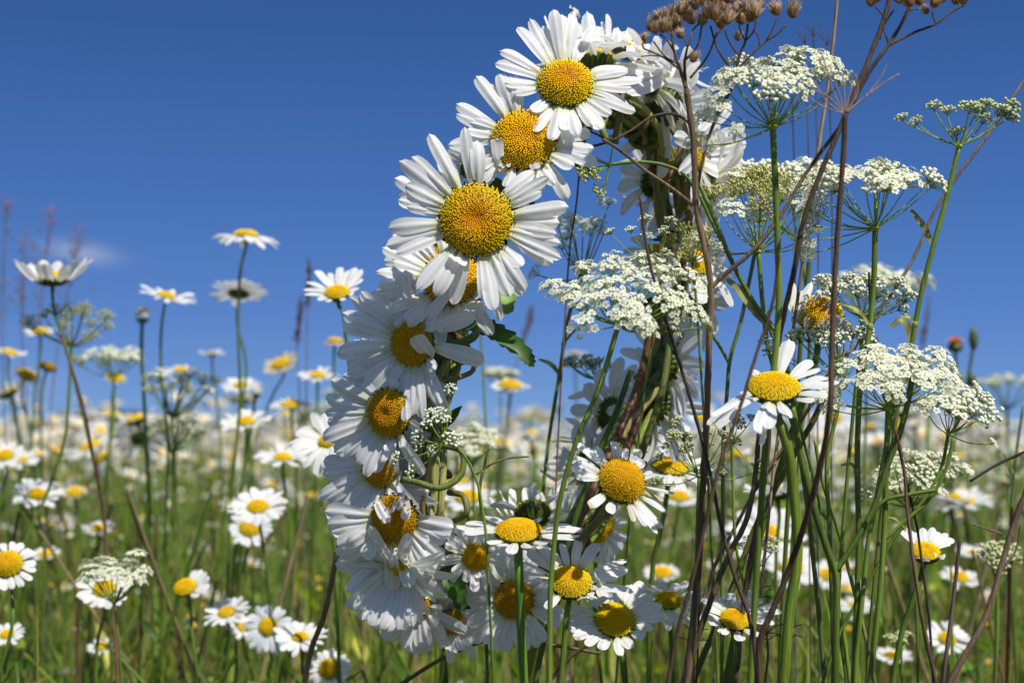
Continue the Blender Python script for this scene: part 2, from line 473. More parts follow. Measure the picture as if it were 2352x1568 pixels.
def blade(mb, x, y, h, w_, lean, az_, col, segs=4, z0=0):
    dx, dy = math.cos(az_), math.sin(az_)
    fx, fy = -dy, dx
    prev = None
    for i in range(segs+1):
        t = i/segs
        px = x+dx*lean*t*t*h; py = y+dy*lean*t*t*h; pz = z0+h*(t-.18*lean*t*t*t)
        ww = w_*.5*(1-t**2.2)+.0001
        a = mb.vert((px-fx*ww, py-fy*ww, pz), col); b = mb.vert((px+fx*ww, py+fy*ww, pz), col)
        if prev: mb.face((prev[0], prev[1], b, a))
        prev = (a, b)
def broadleaf(mb, c, dr, L, W, col, r):
    n = dr.cross(Vector((r.uniform(-1, 1), r.uniform(-1, 1), r.uniform(-1, 1)))).normalized(); s = dr.cross(n); prev = None
    for i in range(6):
        t = i/5; w_ = W*math.sin(math.pi*min(.97, t*.9+.1)); q = c+dr*(L*t)+n*(L*.3*t*t)
        a, m_, b_ = mb.vert(q-s*w_, col), mb.vert(q-n*w_*.3, tuple(x*1.2 for x in col)), mb.vert(q+s*w_, col)
        if prev: mb.face((prev[0], prev[1], m_, a)); mb.face((prev[1], prev[2], b_, m_))
        prev = (a, m_, b_)
def grass():
    r = random.Random(5)
    TX = 2352/2/FPX
    for nm, d0, d1, cnt, h0, h1, w0, w1, segs, lab in (
            ('meadow_grass', .62, 1.6, 4600, .29, .455, .0015, .008, 6, 'green and straw grass blades and stalks close behind the wreath'),
            ('meadow_grass', 1.6, 5, 8000, .25, .45, .003, .012, 4, 'blurred green grass filling the middle of the meadow'),
            ('meadow_grass', 5, 40, 15000, .26, .455, .008, .03, 3, 'far meadow grass running to the horizon')):
        mb = MB()
        for i in range(cnt):
            d = math.sqrt(r.uniform(d0*d0, d1*d1)) if d1 < 6 else d0*(d1/d0)**r.random()
            x = r.uniform(-1, 1)*(d*TX*1.35+.05)
            h = r.uniform(h0, h1)*r.choice((.8, 1, 1, 1.04))
            patch = .5+.5*noise.noise(Vector((x*3.1, d*2.3, 0)))
            h *= .88+.18*patch
            col = var(r.choice(GCOLS if r.random() < .75 else GCOLS[4:7]), .35, r)
            lean = r.uniform(.02, .75)*r.random() if r.random() < .7 else r.uniform(.5, 1.5)
            blade(mb, x, d, h, r.uniform(w0, w1), lean, r.uniform(0, 6.28), col, segs)
            if d1 < 2 and i % 6 == 0:                 # leaning stalks, straw and brown
                hh = r.uniform(.36, .475); le = Vector((r.gauss(0, .09), r.gauss(0, .05), 0)); q0 = Vector((x, d+.1, 0))
                c_ = var(r.choice(((.12, .2, .03), (.3, .24, .11), (.16, .09, .045), (.2, .28, .05))), .3, r)
                mb.tube(smooth_path([q0, q0+le*.3+Vector((0, 0, hh*.55)), q0+le+Vector((0, 0, hh))], 4), r.uniform(.0005, .0011), 5, c_, cap=False)
            if d1 < 6 and r.random() < .55:
                z = h*r.uniform(.45, .95)
                dr = Vector((r.uniform(-1, 1), r.uniform(-1, 1), r.uniform(-.3, 1))).normalized()
                k_ = (.55 if d < .95 else 1.1) if d1 < 2 else 1.0
                broadleaf(mb, Vector((x, d, z)), dr, r.uniform(.012, .05)*k_, r.uniform(.002, .006)*k_, var(r.choice(GCOLS[:4]+GCOLS[7:]), .35, r), r)
        tag(link(nm, mb.mesh(nm, M_grass)), lab, 'grass', None, 'stuff')
    # tiny white, cream and tawny flower specks of the lower storey
    mb = MB()
    for i in range(6500):
        d = math.sqrt(r.uniform(.95**2, 5**2)); x = r.uniform(-1, 1)*(d*TX*1.2); z = min(.485, max(.24, r.gauss(.415, .055)))
        c = Vector((x, d, z)); q = r.uniform(.0015, .0045)
        if r.random() < .55:                           # little open stars
            tl = r.uniform(0, .9); az_ = r.uniform(0, 6.28); n = Vector((math.sin(tl)*math.cos(az_), math.sin(tl)*math.sin(az_), math.cos(tl)))
            u = n.orthogonal().normalized(); v = n.cross(u); q = r.uniform(.004, .0105); K = r.choice((10, 14, 18)); col = var((.84, .83, .80), .05, r); cu = r.uniform(-.2, .6)
            c0 = mb.vert(c, col); rg = [mb.vert(c+(u*math.cos(6.2832*k/K)+v*math.sin(6.2832*k/K))*(q*(1 if k % 2 else .5))+n*(q*cu*(1 if k % 2 else .4)), col) for k in range(K)]
            for k in range(K): mb.face((c0, rg[k], rg[(k+1) % K]), 1)
            mb.ell(c+n*q*.1, n, q*.36, q*.2, YEL, 6, 3)
        else:
            col = r.choice(((.8, .79, .74), (.78, .72, .5), (.45, .33, .18), (.8, .5, .03), (.55, .6, .3), (.5, .52, .2)))
            mb.ell(c, Vector((r.uniform(-.4, .4), r.uniform(-.4, .4), 1)), q, q*r.uniform(.35, .8), col, 6, 3)
        mb.tube([c, Vector((x+r.uniform(-.02, .02), d, z-.15))], .0006, 3, (.14, .22, .04), cap=False)
    tag(link('small_meadow_flowers', mb.mesh('small_meadow_flowers', [M_bud, M_petal])), 'tiny white, cream and tawny flower heads low in the meadow', 'small flowers', None, 'stuff')
grass()

# ---------------------------------------------------------------- field daisies
def simple_daisy_mesh(seed, H=.42, far=False):
    """whole small daisy with stem, base at origin; returns dict of MBs"""
    r = random.Random(seed)
    az_ = r.uniform(0, 6.28); tilt = r.choice((.05, .12, .2, .3, .4, .6, .9))
    n = Vector((math.sin(tilt)*math.cos(az_), math.sin(tilt)*math.sin(az_), math.cos(tilt)))
    top = Vector((r.uniform(-.02, .02), r.uniform(-.02, .02), H))
    st = MB(); st.tube(smooth_path([Vector((0, 0, 0)), Vector((top.x*.2, top.y*.2, H*.5)), top-n*.012, top], 4), .0011, 5, var(G1, .2, r))
    R0 = r.uniform(.0058, .0076)
    di = MB(); di_c = top
    u = n.orthogonal().normalized(); v = n.cross(u)
    if far: di.ell(di_c+n*.001, n, R0, R0*.45, YEL, 8, 4)
    else:
        di.ell(di_c, n, R0, R0*.5, YEL, 12, 8, colt=(.82, .40, .006))
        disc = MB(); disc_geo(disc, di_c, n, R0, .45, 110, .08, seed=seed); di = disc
    ca = MB(); calyx_geo(ca, di_c, n, R0, .5, seed, 1)
    pe = MB(); cnt = r.choice((15, 18, 20, 22)); L = r.uniform(.010, .0145); cup = r.uniform(-.3, .75)
    old = r.random() < .18
    for k in range(cnt):
        if r.random() < (.45 if old else .06): continue
        a = 6.2832*(k+r.uniform(-.2, .2))/cnt; rd = u*math.cos(a)+v*math.sin(a)
        e = cup+r.gauss(0, .14)
        l = L*r.uniform(.85, 1.1)*(.75 if old else 1)
        tp = di_c+rd*(R0+l*math.cos(e))+n*(l*math.sin(e))
        if old: tp = tp - n*l*r.uniform(.2, .9)
        petal_geo(pe, di_c+rd*R0*.9, (rd+n*.2).normalized(), tp, n, r.uniform(.0036, .0048), .06, 3 if far else 6, 2 if far else 4, .3, 0, (.86, .85, .82), r)
    return dict(stem=(st, M_green), disc=(di, M_disc), calyx=(ca, M_green), petals=(pe, M_petal))
def join_mb(parts):
    out = MB(); mats = []
    for k, (m, mt) in parts.items():
        if mt not in mats: mats.append(mt)
        o = len(out.v); mi = mats.index(mt)
        out.v += m.v; out.c += m.c
        for f in m.f: out.f.append(tuple(i+o for i in f)); out.m.append(mi)
    return out, mats
HM = .435
def field():
    r = random.Random(77); TX = 2352/2/FPX
    near = []
    for k in range(9):
        pr = simple_daisy_mesh(100+k, HM)
        near.append({nm: m.mesh(nm, mt) for nm, (m, mt) in pr.items()})
    farm = []
    for k in range(10):
        m, mats = join_mb(simple_daisy_mesh(300+k, HM, True)); farm.append(m.mesh('field_daisy', mats))
    first = {}
    def region(x):
        return 'left of the wreath' if x < 740 else ('seen through the wreath' if x < 1620 else 'right of the dark dry stem')
    cnt = 0
    for i in range(225):
        d = math.sqrt(r.uniform(1.0**2, 3.4**2)) if i > 45 else r.uniform(.9, 2.2)
        x = r.uniform(-1, 1)*(d*TX*1.04)
        h = min(.60, max(.30, r.gauss(.452, .045)))
        px = 1176+x/d*FPX; py = 985+(CAMH-h)/d*FPX
        if px < 740 and r.random() < .3: h = CAMH+r.uniform(-.01, .05)*d*.5; py = 985+(CAMH-h)/d*FPX
        if py < 985-60-90*(px < 740) : h = CAMH+r.uniform(0, .02); py = 985+(CAMH-h)/d*FPX
        if py > 1620: continue
        near_ = d < 1.9
        lab = 'blurred white daisy in the '+('nearer' if near_ else 'farther')+' meadow, '+region(px)
        grp = ('nearer' if near_ else 'farther')+' meadow daisies '+region(px)
        sc = h/HM
        if near_:
            k = r.randrange(9)
            root = thing('meadow_daisy', lab, 'daisy', (x, d, 0), grp)
            root.rotation_euler = (0, 0, r.uniform(0, 6.28)); root.scale = (1, 1, 1)
            # keep head size real: only stretch the height a little
            root.scale = (sc, sc, sc)
            for nm, me in near[k].items(): link(nm, me, root)
        else:
            o = link('meadow_daisy', farm[r.randrange(10)]); o.location = (x, d, 0); o.rotation_euler = (0, 0, r.uniform(0, 6.28)); o.scale = (sc,)*3
            tag(o, lab, 'daisy', grp)
        cnt += 1
    # the uncountable rest
    mb = MB()
    for i in range(6500):
        d = 3.0*(60/3.0)**(r.random()**1.05)
        x = r.uniform(-1, 1)*(d*TX*1.25+.1)
        h = min(.62, max(.34, r.gauss(.465, .045)))
        if d > 10: h = r.uniform(.40, .475) if r.random() < .93 else r.uniform(.48, .58)
        az_ = r.uniform(0, 6.28); tl = r.uniform(0, .8)
        n = Vector((math.sin(tl)*math.cos(az_), math.sin(tl)*math.sin(az_), math.cos(tl)))
        u = n.orthogonal().normalized(); v = n.cross(u); c = Vector((x, d, h)); rr0 = r.uniform(.018, .026)
        w0 = mb.vert(c-n*.003, (.84, .83, .8)); ring = []
        K = 10; cp = r.uniform(0, .012)
        for k in range(K):
            a = 6.2832*k/K; q = rr0*(1 if k % 2 else .62)
            ring.append(mb.vert(c+(u*math.cos(a)+v*math.sin(a))*q+n*cp, (.84, .83, .8)))
        for k in range(K): mb.face((w0, ring[k], ring[(k+1) % K]), 0)
        mb.ell(c+n*.002, n, .0085, .004, YEL, 6, 3, 1)
    o = link('distant_daisies', mb.mesh('distant_daisies', [M_petal, M_disc])); tag(o, 'countless tiny white and yellow daisies covering the far meadow', 'daisies', None, 'stuff')
field()
def hedge():
    r = random.Random(9); mb = MB()
    for i in range(2600):
        x = r.uniform(-140, -20); base = 2.2+1.6*noise.noise(Vector((x*.06, 3, 0)))+.8*noise.noise(Vector((x*.3, 8, 0)))
        z = r.random()**.7*max(.8, base); y = 230+r.uniform(-3, 3)
        c = Vector((x, y, z)); s = r.uniform(.5, 1.1)
        n = Vector((r.uniform(-1, 1), -1, r.uniform(-.3, 1))).normalized(); u = n.orthogonal().normalized(); v = n.cross(u)
        cc = var((.035, .06, .03), .3, r)
        ids = [mb.vert(c+(u*math.cos(a)+v*math.sin(a))*s*r.uniform(.6, 1), cc) for a in (0, 1.25, 2.5, 3.8, 5)]
        mb.face(tuple(ids))
    tag(link('distant_woodland', mb.mesh('distant_woodland', M_leaf)), 'low dark line of woodland on the far left horizon', 'woodland', None, 'stuff')
hedge()
# ---------------------------------------------------------------- the wreath
def wreath():
    org = P(1230, 1340, .51)
    root = thing('daisy_wreath', 'large oval wreath of ox-eye daisies woven on twisted green stems, standing among the meadow plants', 'wreath', org)
    path = [(1395, 245, .53), (1480, 292, .545), (1530, 390, .56), (1548, 500, .57), (1545, 620, .575), (1530, 740, .575), (1500, 870, .57), (1455, 990, .565),
            (1400, 1110, .555), (1325, 1220, .54), (1230, 1310, .52), (1130, 1375, .508), (1050, 1350, .5), (1005, 1250, .495), (985, 1120, .492), (988, 980, .492),
            (1015, 850, .494), (1060, 710, .5), (1120, 570, .505), (1195, 440, .51), (1275, 330, .517), (1335, 262, .524)]
    ctr = [P(*p) for p in path]
    n0 = len(ctr)
    def at(t):
        t = (t % 1)*n0; i = int(t); f = t-i
        p0, p1, p2, p3 = (ctr[(i+k-1) % n0] for k in range(4))
        return 0.5*((2*p1)+(p2-p0)*f+(2*p0-5*p1+4*p2-p3)*f*f+(p1*3-p0-p2*3+p3)*f*f*f)
    cen = sum(ctr, Vector())/n0
    def frame(t):
        p = at(t); tg = (at(t+.004)-at(t-.004)).normalized()
        o = (p-cen); o = (o-tg*o.dot(tg)).normalized(); return p, tg, o, tg.cross(o)
    r = random.Random(4)
    # woven stems: long strands, each running part of the way round and twisting about the core
    cols = [(0.25, 0.29, 0.05), (0.15, 0.24, 0.035), (0.34, 0.31, 0.08), (0.26, 0.16, 0.06), (0.20, 0.22, 0.05), (0.38, 0.35, 0.13)]
    for k in range(46):
        t0 = k/46+r.uniform(-.02, .02); ln = r.uniform(.28, .5)
        ph = r.uniform(0, 6.28); tw = r.uniform(5, 13); R0 = r.uniform(.0016, .0066)
        pts = []
        nn = int(ln*90)
        for i in range(nn+1):
            q = i/nn; t = t0+ln*q
            p, tg, o, b = frame(t)
            side = math.sin((t % 1)*6.28)
            thick = .85+.15*math.cos(((t % 1)-.12)*6.28)
            rr_ = R0*thick*(1+.12*math.sin(q*9+ph))
            a = ph+tw*q*ln*2.2
            pts.append(p+o*(math.cos(a)*rr_)+b*(math.sin(a)*rr_))
        mb = MB(); c0 = var(r.choice(cols), .2, r); c1 = var(r.choice(cols), .2, r)
        w_ = r.uniform(.0009, .0015)
        mb.tube(pts, [w_*(.6+.4*math.sin(math.pi*min(1, max(0.02, i/nn*.98+.01)))) for i in range(nn+1)], 8, c0, rib=.10, colf=lambda q: tuple(c0[j]*(1-q)+c1[j]*q for j in range(3)))
        link('woven_stem', mb.mesh('woven_stem', M_green, org), root)
    # binding loops round the core
    for k, t in enumerate((.012, .03, .055, .075, .10, .14, .19, .235, .28, .33, .365, .41, .47, .53, .60, .645, .69, .73, .755, .8, .86, .93)):
        p, tg, o, b = frame(t); mb = MB(); pts = []
        turns = r.uniform(.6, 1.1); RR = r.uniform(.0060, .0066)
        for i in range(26):
            q = i/25; a = q*turns*6.283+r.uniform(-.02, .02)+k
            pp, _, oo, bb = frame(t+q*.012*(1 if k % 2 else -1))
            rad_ = RR*(1+.45*(max(0, q-.85)/.15)) 
            pts.append(pp+oo*(math.cos(a)*rad_)+bb*(math.sin(a)*rad_))
        mb.tube(pts, r.uniform(.001, .0014), 8, var((.14, .13, .03) if k % 3 else (.16, .09, .035), .2, r), rib=.15)
        link('binding_stem', mb.mesh('binding_stem', M_green, org), root)
    # hanging dark green leaves inside the twist
    for k in range(18):
        t = r.random(); p, tg, o, b = frame(t); mb = MB()
        a = r.uniform(0, 6.28); dr = (o*math.cos(a)+b*math.sin(a)+tg*r.uniform(-1, 1)).normalized()
        leaf_geo(mb, p+dr*.004, dr, r.uniform(.008, .014), r.uniform(.002, .004), var(G2, .3, r), r, 4)
        link('leaf', mb.mesh('leaf', M_leaf, org), root)
    # the toothed leaf that sticks out to the right of the left arm
    mb = MB(); leaf_path(mb, [P(1068, 752, .487), P(1110, 752, .480), P(1160, 778, .476), P(1205, 815, .474), P(1226, 842, .474)], .0050, (.045, .11, .012), teeth=9)
    o_ = link('leaf', mb.mesh('leaf', M_leaf, org), root); o_['label'] = 'long toothed dark green leaf sticking out sideways'
    mb = MB(); leaf_path(mb, [P(1140, 650, .485), P(1160, 680, .48), P(1165, 722, .478)], .006, (.16, .26, .07), teeth=4)
    link('leaf', mb.mesh('leaf', M_leaf, org), root)
    for pp, ww in (([(1000, 1290, .49), (1040, 1330, .485), (1060, 1400, .485)], .006),):
        mb = MB(); leaf_path(mb, pxpath(pp), ww, (.05, .12, .015), teeth=5); link('leaf', mb.mesh('leaf', M_leaf, org), root)
    # rolled stem loop on the left arm
    for pts, w_, c_ in (([(1010, 1020, .478), (1062, 1040, .474), (1058, 1090, .472), (1010, 1120, .470), (960, 1108, .471), (925, 1100, .473)], 15, (.13, .17, .03)),
                        ([(1030, 1130, .48), (1065, 1140, .476), (1072, 1175, .474), (1045, 1195, .478)], 15, (.17, .16, .04)),
                        ([(1020, 770, .482), (1050, 790, .474), (1085, 775, .472), (1098, 755, .478)], 20, (.10, .15, .02)),
                        ([(1020, 868, .478), (1050, 868, .472), (1080, 856, .474), (1090, 840, .48)], 12, (.2, .14, .05)),
                        ([(1430, 205, .52), (1425, 260, .518), (1412, 330, .52)], 20, (.16, .13, .03)),
                        ([(1390, 270, .505), (1384, 300, .50), (1392, 322, .50)], 17, (.15, .21, .03)),
                        ([(1470, 250, .52), (1440, 235, .515), (1400, 232, .515), (1370, 240, .52)], 16, (.12, .13, .03)),
                        ([(1575, 285, .54), (1570, 330, .535), (1550, 370, .535), (1515, 365, .54)], 15, (.22, .19, .06))):
        mb = MB(); sp = smooth_path(pxpath(pts), 6); mb.tube(sp, w_*.5*S(.48), 12, c_, rib=.1)
        link('binding_stem', mb.mesh('binding_stem', M_green, org), root)
    # long straight stem ends inside the right arm: green and red brown
    for pts, w_, c_ in (([(1500, 760, .545), (1460, 900, .54), (1410, 1020, .53), (1350, 1150, .52), (1300, 1260, .515)], 20, (.16, .07, .03)),
                        ([(1470, 950, .54), (1400, 1130, .53), (1330, 1260, .52), (1270, 1400, .515)], 18, (.15, .065, .03)),
                        ([(1540, 780, .55), (1520, 900, .545), (1470, 1050, .54)], 18, (.13, .15, .03)),
                        ([(1440, 930, .54), (1380, 1060, .53), (1290, 1230, .52)], 20, (.10, .15, .025)),
                        ([(1570, 420, .55), (1585, 520, .55), (1560, 640, .55)], 18, (.17, .11, .03)),
                        ([(1500, 400, .55), (1530, 520, .545), (1555, 640, .55), (1545, 760, .55)], 18, (.15, .14, .03))):
        mb = MB(); sp = smooth_path(pxpath(pts), 6); mb.tube(sp, w_*.5*S(.53), 12, c_, rib=.1)
        link('woven_stem', mb.mesh('woven_stem', M_green, org), root)
    def D(*a, **k):
        k.setdefault('fill', 0); k['fill'] = max(k['fill'], 9) if (k.get('seed', 99) < 20 and len(a) > 6) else k['fill']
        return daisy(*a, parent=root, dropped=18, wmul=.94, nw=8, **k)
    # ---- flowers on the left arm, top to bottom: disc centre, distance, radius, facing, petal tips
    D('topmost daisy, facing forward with a bright orange yellow centre', 1299, 192, .487, 64, (.02, .46, .88), [
        (1187, 62), (1216, 42), (1245, 60, {'w': .8}), (1269, 21), (1290, 32), (1316, 34), (1146, 117), (1136, 146), (1158, 190), (1180, 215, {'w': .8}), (1222, 255), (1228, 303), (1266, 322),
        (1296, 300), (1325, 312), (1362, 290), (1404, 265), (1461, 258), (1452, 202), (1478, 182), (1360, 62, {'w': .7}), (1440, 165, {'w': .7})],
        L=118, wid=36, seed=1, H=.5, cen=(.88, .36, .003), edge=(.88, .56, .008))
    D('second daisy, with withered curled lower petals', 1203, 322, .482, 74, (-.08, .30, .95), [
        (1092, 173, {'w': 1.1}), (1120, 190, {'w': .8}), (1146, 167), (1169, 173), (1046, 238, {'w': .9}), (1046, 261), (1073, 297), (1094, 379, {'s': -.2, 'col': (.83, .81, .74)}), (1140, 318, {'z': 100, 's': .4, 'b': 232, 'w': .85}),
        (1165, 380, {'z': 40, 'w': .8, 's': .3, 'b': 240}), (1150, 395, {'col': (.6, .48, .3), 'w': .8}), (1187, 453, {'z': 25}), (1160, 430, {'w': .8, 'z': 10}), (1228, 376, {'z': 60, 's': .4, 'b': 290, 'w': .8}), (1275, 424, {'z': 20}), (1319, 383), (1366, 342),
        (1358, 306), (1330, 280), (1245, 440, {'z': -10})], L=112, wid=38, seed=2, H=.40, N=460, cen=(.78, .36, .004), edge=(.84, .48, .006))
    D('largest daisy of all, facing the viewer with a broad yellow centre', 1094, 505, .462, 84, (-.03, .06, 1), [
        (984, 305), (1004, 340, {'w': .8}), (1066, 290, {'s': .1, 'w': .95}), (944, 359), (916, 369), (905, 408), (930, 425), (913, 459), (935, 475, {'w': .7}), (891, 524), (886, 565), (908, 584), (955, 668, {'z': 12}), (1000, 682, {'z': 10}), (1048, 602, {'z': 22, 'w': 1.2}),
        (1110, 690, {'z': 10, 'w': .7}), (1135, 715), (1150, 740, {'w': .8, 'z': -8}), (1172, 682), (1208, 670), (1200, 612), (1291, 594), (1281, 538), (1287, 512), (1308, 475), (1262, 407), (1245, 440, {'w': .8}), (1290, 560, {'w': .8})],
        L=122, wid=40, seed=3, H=.30, N=620, dip=.16, cen=(.74, .33, .005), edge=(.86, .55, .010), fill=10)
    D('daisy half hidden below the largest one, its lower petals spread', 1036, 640, .482, 66, (-.05, .36, .93), [
        (862, 623), (876, 568), (868, 653), (864, 668), (885, 679, {'w': .7}), (891, 717), (929, 738), (937, 752), (967, 775, {'z': 5}), (984, 764), (1011, 764), (1040, 760), (1061, 752), (1082, 729), (1114, 717), (1106, 676), (900, 600), (925, 560), (960, 540)],
        L=116, wid=36, seed=4, H=.42, N=420, cen=(.6, .26, .004), edge=(.78, .44, .006))
    D('daisy mostly hidden behind the largest one', 1000, 592, .50, 44, (-.3, .3, .9), [(900, 540), (878, 572), (880, 600), (900, 640), (940, 520), (985, 500), (1040, 520)], L=90, wid=36, seed=5, N=200)
    D('daisy turned left with long petals spreading left and down', 947, 786, .478, 54, (-.42, .02, .9), [
        (803, 682), (828, 668, {'w': .8}), (848, 668), (880, 660), (786, 717), (784, 742), (770, 811, {'w': 1.15}), (796, 861), (812, 838, {'col': (.75, .7, .55), 'w': .8}), (841, 890, {'w': 1.1}), (880, 893), (921, 943), (945, 957), (970, 963), (1012, 928), (1000, 850, {'w': .7}),
        (1004, 782, {'z': 30, 'w': .9}), (952, 770, {'z': 50, 's': .2, 'b': 330, 'w': 1.1})], L=140, wid=44, seed=6, H=.34, N=420, cen=(.66, .28, .004), edge=(.75, .42, .006), nl=10)
    D('daisy turned left below the middle of the left arm, with a dark ringed centre', 893, 948, .478, 56, (-.46, -.03, .88), [
        (758, 870), (772, 885, {'w': .8}), (745, 914), (745, 948), (751, 970), (753, 996), (739, 1006), (771, 1042), (790, 1050, {'w': .7}), (816, 1066), (838, 1096, {'z': 26}), (858, 1086, {'z': 26}), (875, 1062, {'z': 28}), (891, 1036, {'w': .8, 'z': 24}), (923, 1027, {'w': .5}), (934, 966, {'z': 45, 'w': .8, 'b': 30}), (965, 985, {'w': .7}), (830, 880), (900, 870)],
        skip=((0, 165), (330, 360)), fill=9, L=130, wid=42, seed=7, H=.32, N=420, cen=(.62, .25, .004), edge=(.74, .41, .006))
    D('daisy showing only a small part of its centre', 872, 1072, .482, 46, (-.42, -.02, .88), [
        (741, 1060), (739, 1089), (731, 1144), (748, 1150), (789, 1176), (838, 1182), (812, 1170, {'w': .7}), (880, 1182, {'z': 75}), (905, 1176, {'z': 78}), (935, 1192, {'z': 78}), (922, 1168, {'z': 74}), (959, 1180), (930, 1150, {'z': 30}), (860, 1195), (918, 1103, {'z': 10}), (770, 1120)],
        skip=((0, 165), (330, 360)), fill=9, L=128, wid=42, seed=8, H=.34, N=300, cen=(.62, .25, .004), edge=(.74, .41, .006))
    D('daisy low on the left arm with a broad amber centre half covered by a petal', 906, 1188, .475, 54, (-.12, -.06, .96), [
        (745, 1174), (750, 1205), (761, 1222), (774, 1253), (800, 1245), (833, 1282), (894, 1200, {'z': 45, 'w': .6, 'b': 135}), (961, 1330, {'w': 1.1}), (982, 1253, {'w': .8, 'z': 10}), (1023, 1291), (1043, 1212, {'w': 1.2, 'z': 12}), (1026, 1241), (1002, 1308), (941, 1350, {'w': 1.1}), (905, 1290, {'w': .7})],
        skip=((0, 165), (330, 360)), fill=9, L=130, wid=46, seed=9, H=.34, N=420, cen=(.60, .24, .003), edge=(.66, .34, .005))
    D('daisy closed over itself, its centre hidden by short overlapping petals', 905, 1268, .478, 38, (-.35, -.35, .85), [
        (765, 1265), (778, 1290), (789, 1306), (803, 1330), (794, 1359), (820, 1350), (841, 1333), (871, 1313, {'z': 20}), (890, 1300, {'z': 30}), (917, 1326, {'z': 35}), (850, 1290, {'z': 20}), (880, 1275, {'z': 55, 'b': 200, 'w': 1.2}), (900, 1270, {'z': 60, 'b': 260, 'w': 1.2}), (925, 1285, {'z': 50, 'b': 300})],
        skip=((0, 165), (330, 360)), fill=10, L=105, wid=42, seed=10, H=.3, N=200)
    D('daisy with a skirt of drooping petals under the broad amber centre, its own centre covered', 918, 1305, .4765, 30, (-.3, -.6, .65), [
        (800, 1380), (812, 1402), (832, 1425), (850, 1440), (872, 1448), (892, 1452), (912, 1448), (930, 1450), (948, 1440), (968, 1432), (985, 1412), (1000, 1385), (860, 1410), (900, 1425), (940, 1415)],
        L=112, wid=36, seed=19, H=.3, N=150)
    D('drooping daisy at the lowest left, centre half hidden', 958, 1386, .487, 32, (-.25, -.2, .95), [
        (790, 1389), (818, 1415), (845, 1410), (865, 1368), (850, 1440), (882, 1468), (914, 1450), (930, 1480), (964, 1491), (985, 1485), (1020, 1468), (1020, 1356, {'w': .6}), (1017, 1400, {'w': .6}), (1000, 1330, {'w': .6}), (900, 1406, {'z': 20}), (940, 1350, {'z': 45, 'b': 120}), (965, 1365, {'z': 45, 'b': 60}), (860, 1400), (935, 1500), (1000, 1440)],
        skip=((0, 165), (330, 360)), fill=10, L=110, wid=40, seed=11, H=.36, N=300, cen=(.6, .24, .003), edge=(.7, .36, .005))
    D('small withered daisy at the bottom with narrow tangled petals', 1036, 1428, .492, 30, (.05, -.2, .95), [
        (1008, 1491, {'w': .7}), (1030, 1500, {'w': .7}), (1049, 1503, {'w': .6}), (1064, 1494, {'w': .7}), (1085, 1480), (1099, 1450, {'w': .6}), (1102, 1403, {'w': .5}), (1078, 1400, {'w': .5}), (1018, 1440, {'z': 20, 'w': .5}), (1045, 1395, {'w': .5}), (990, 1460)],
        L=85, wid=28, seed=12, N=220, cen=(.6, .26, .003), edge=(.7, .38, .005))
    D('small daisy at the bottom with petals of the right side still rolled up', 1093, 1278, .486, 31, (.25, .0, .95), [
        (1026, 1226), (1048, 1205), (1067, 1232), (1020, 1248), (1022, 1280, {'w': .8}), (1038, 1315), (1067, 1336), (1090, 1359), (1105, 1325), (1110, 1222, {'w': .8}), (1095, 1215), (1128, 1262, {'z': 18, 'w': .35, 's': .3}), (1130, 1278, {'z': 20, 'w': .35, 's': .3}), (1128, 1292, {'z': 18, 'w': .35, 's': .3}), (1122, 1304, {'z': 16, 'w': .35})],
        L=62, wid=24, seed=13, N=260, cen=(.7, .34, .005), edge=(.8, .48, .008))
    D('fully open daisy facing forward in the shade at the bottom', 1181, 1376, .492, 45, (.02, .02, 1), [
        (1134, 1256), (1155, 1250), (1175, 1252), (1099, 1312), (1085, 1335), (1070, 1353), (1067, 1382), (1080, 1405), (1073, 1435), (1111, 1479), (1128, 1494), (1150, 1480), (1184, 1482), (1210, 1497), (1235, 1480), (1254, 1474), (1290, 1435), (1298, 1403), (1290, 1370), (1275, 1339), (1250, 1310), (1231, 1280), (1205, 1262)],
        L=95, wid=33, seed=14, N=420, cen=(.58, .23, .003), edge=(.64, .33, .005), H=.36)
    # ---- the far, right arm and the crown: flowers seen from the side or from behind
    D('daisy behind the topmost one, green calyx underneath and petals standing up', 1368, 140, .515, 44, (-.05, .93, -.25), [(1318, 15), (1330, 60), (1348, 25), (1372, 60), (1392, 110, {'w': 1.1}), (1410, 70), (1310, 10), (1300, 90), (1250, 35, {'w': .8}), (1245, 60, {'w': .7}), (1425, 120)], L=140, wid=36, seed=21, N=260, fill=10, cal_depth=.8)
    D('daisy at the top right of the crown with crowded upright petals', 1440, 118, .53, 36, (.3, .85, -.1), [(1395, 32, {'w': .7}), (1382, 50, {'w': .6}), (1420, 62), (1440, 68), (1462, 95), (1400, 85), (1470, 120), (1380, 100), (1450, 140), (1490, 100)], L=90, wid=34, seed=22, N=200, fill=12)
    D('daisy at the top right seen from below, petals fanned sideways', 1492, 188, .54, 34, (.75, .35, -.45), [(1440, 175), (1520, 90), (1560, 110, {'w': 1.1}), (1610, 140), (1600, 180), (1585, 215), (1420, 165), (1440, 215), (1500, 120)], L=128, wid=40, seed=23, N=180, fill=12, cal_depth=.8)
    D('daisy on the upper right arm seen from behind with a large green calyx', 1530, 243, .545, 46, (.6, .1, -.75), [(1622, 158, {'w': 1.2}), (1640, 200), (1625, 230), (1610, 265), (1570, 160)], L=125, wid=40, seed=24, N=160, fill=14, cal_depth=.8)
    D('daisy on the right arm facing right with wide spread petals', 1598, 352, .540, 40, (.78, .15, .22), [(1560, 310, {'w': .9}), (1680, 240), (1712, 300), (1715, 330), (1712, 372), (1690, 300), (1700, 420), (1660, 260), (1620, 250), (1640, 440), (1700, 350), (1690, 395), (1650, 275)], L=140, wid=40, seed=25, N=220, fill=12)
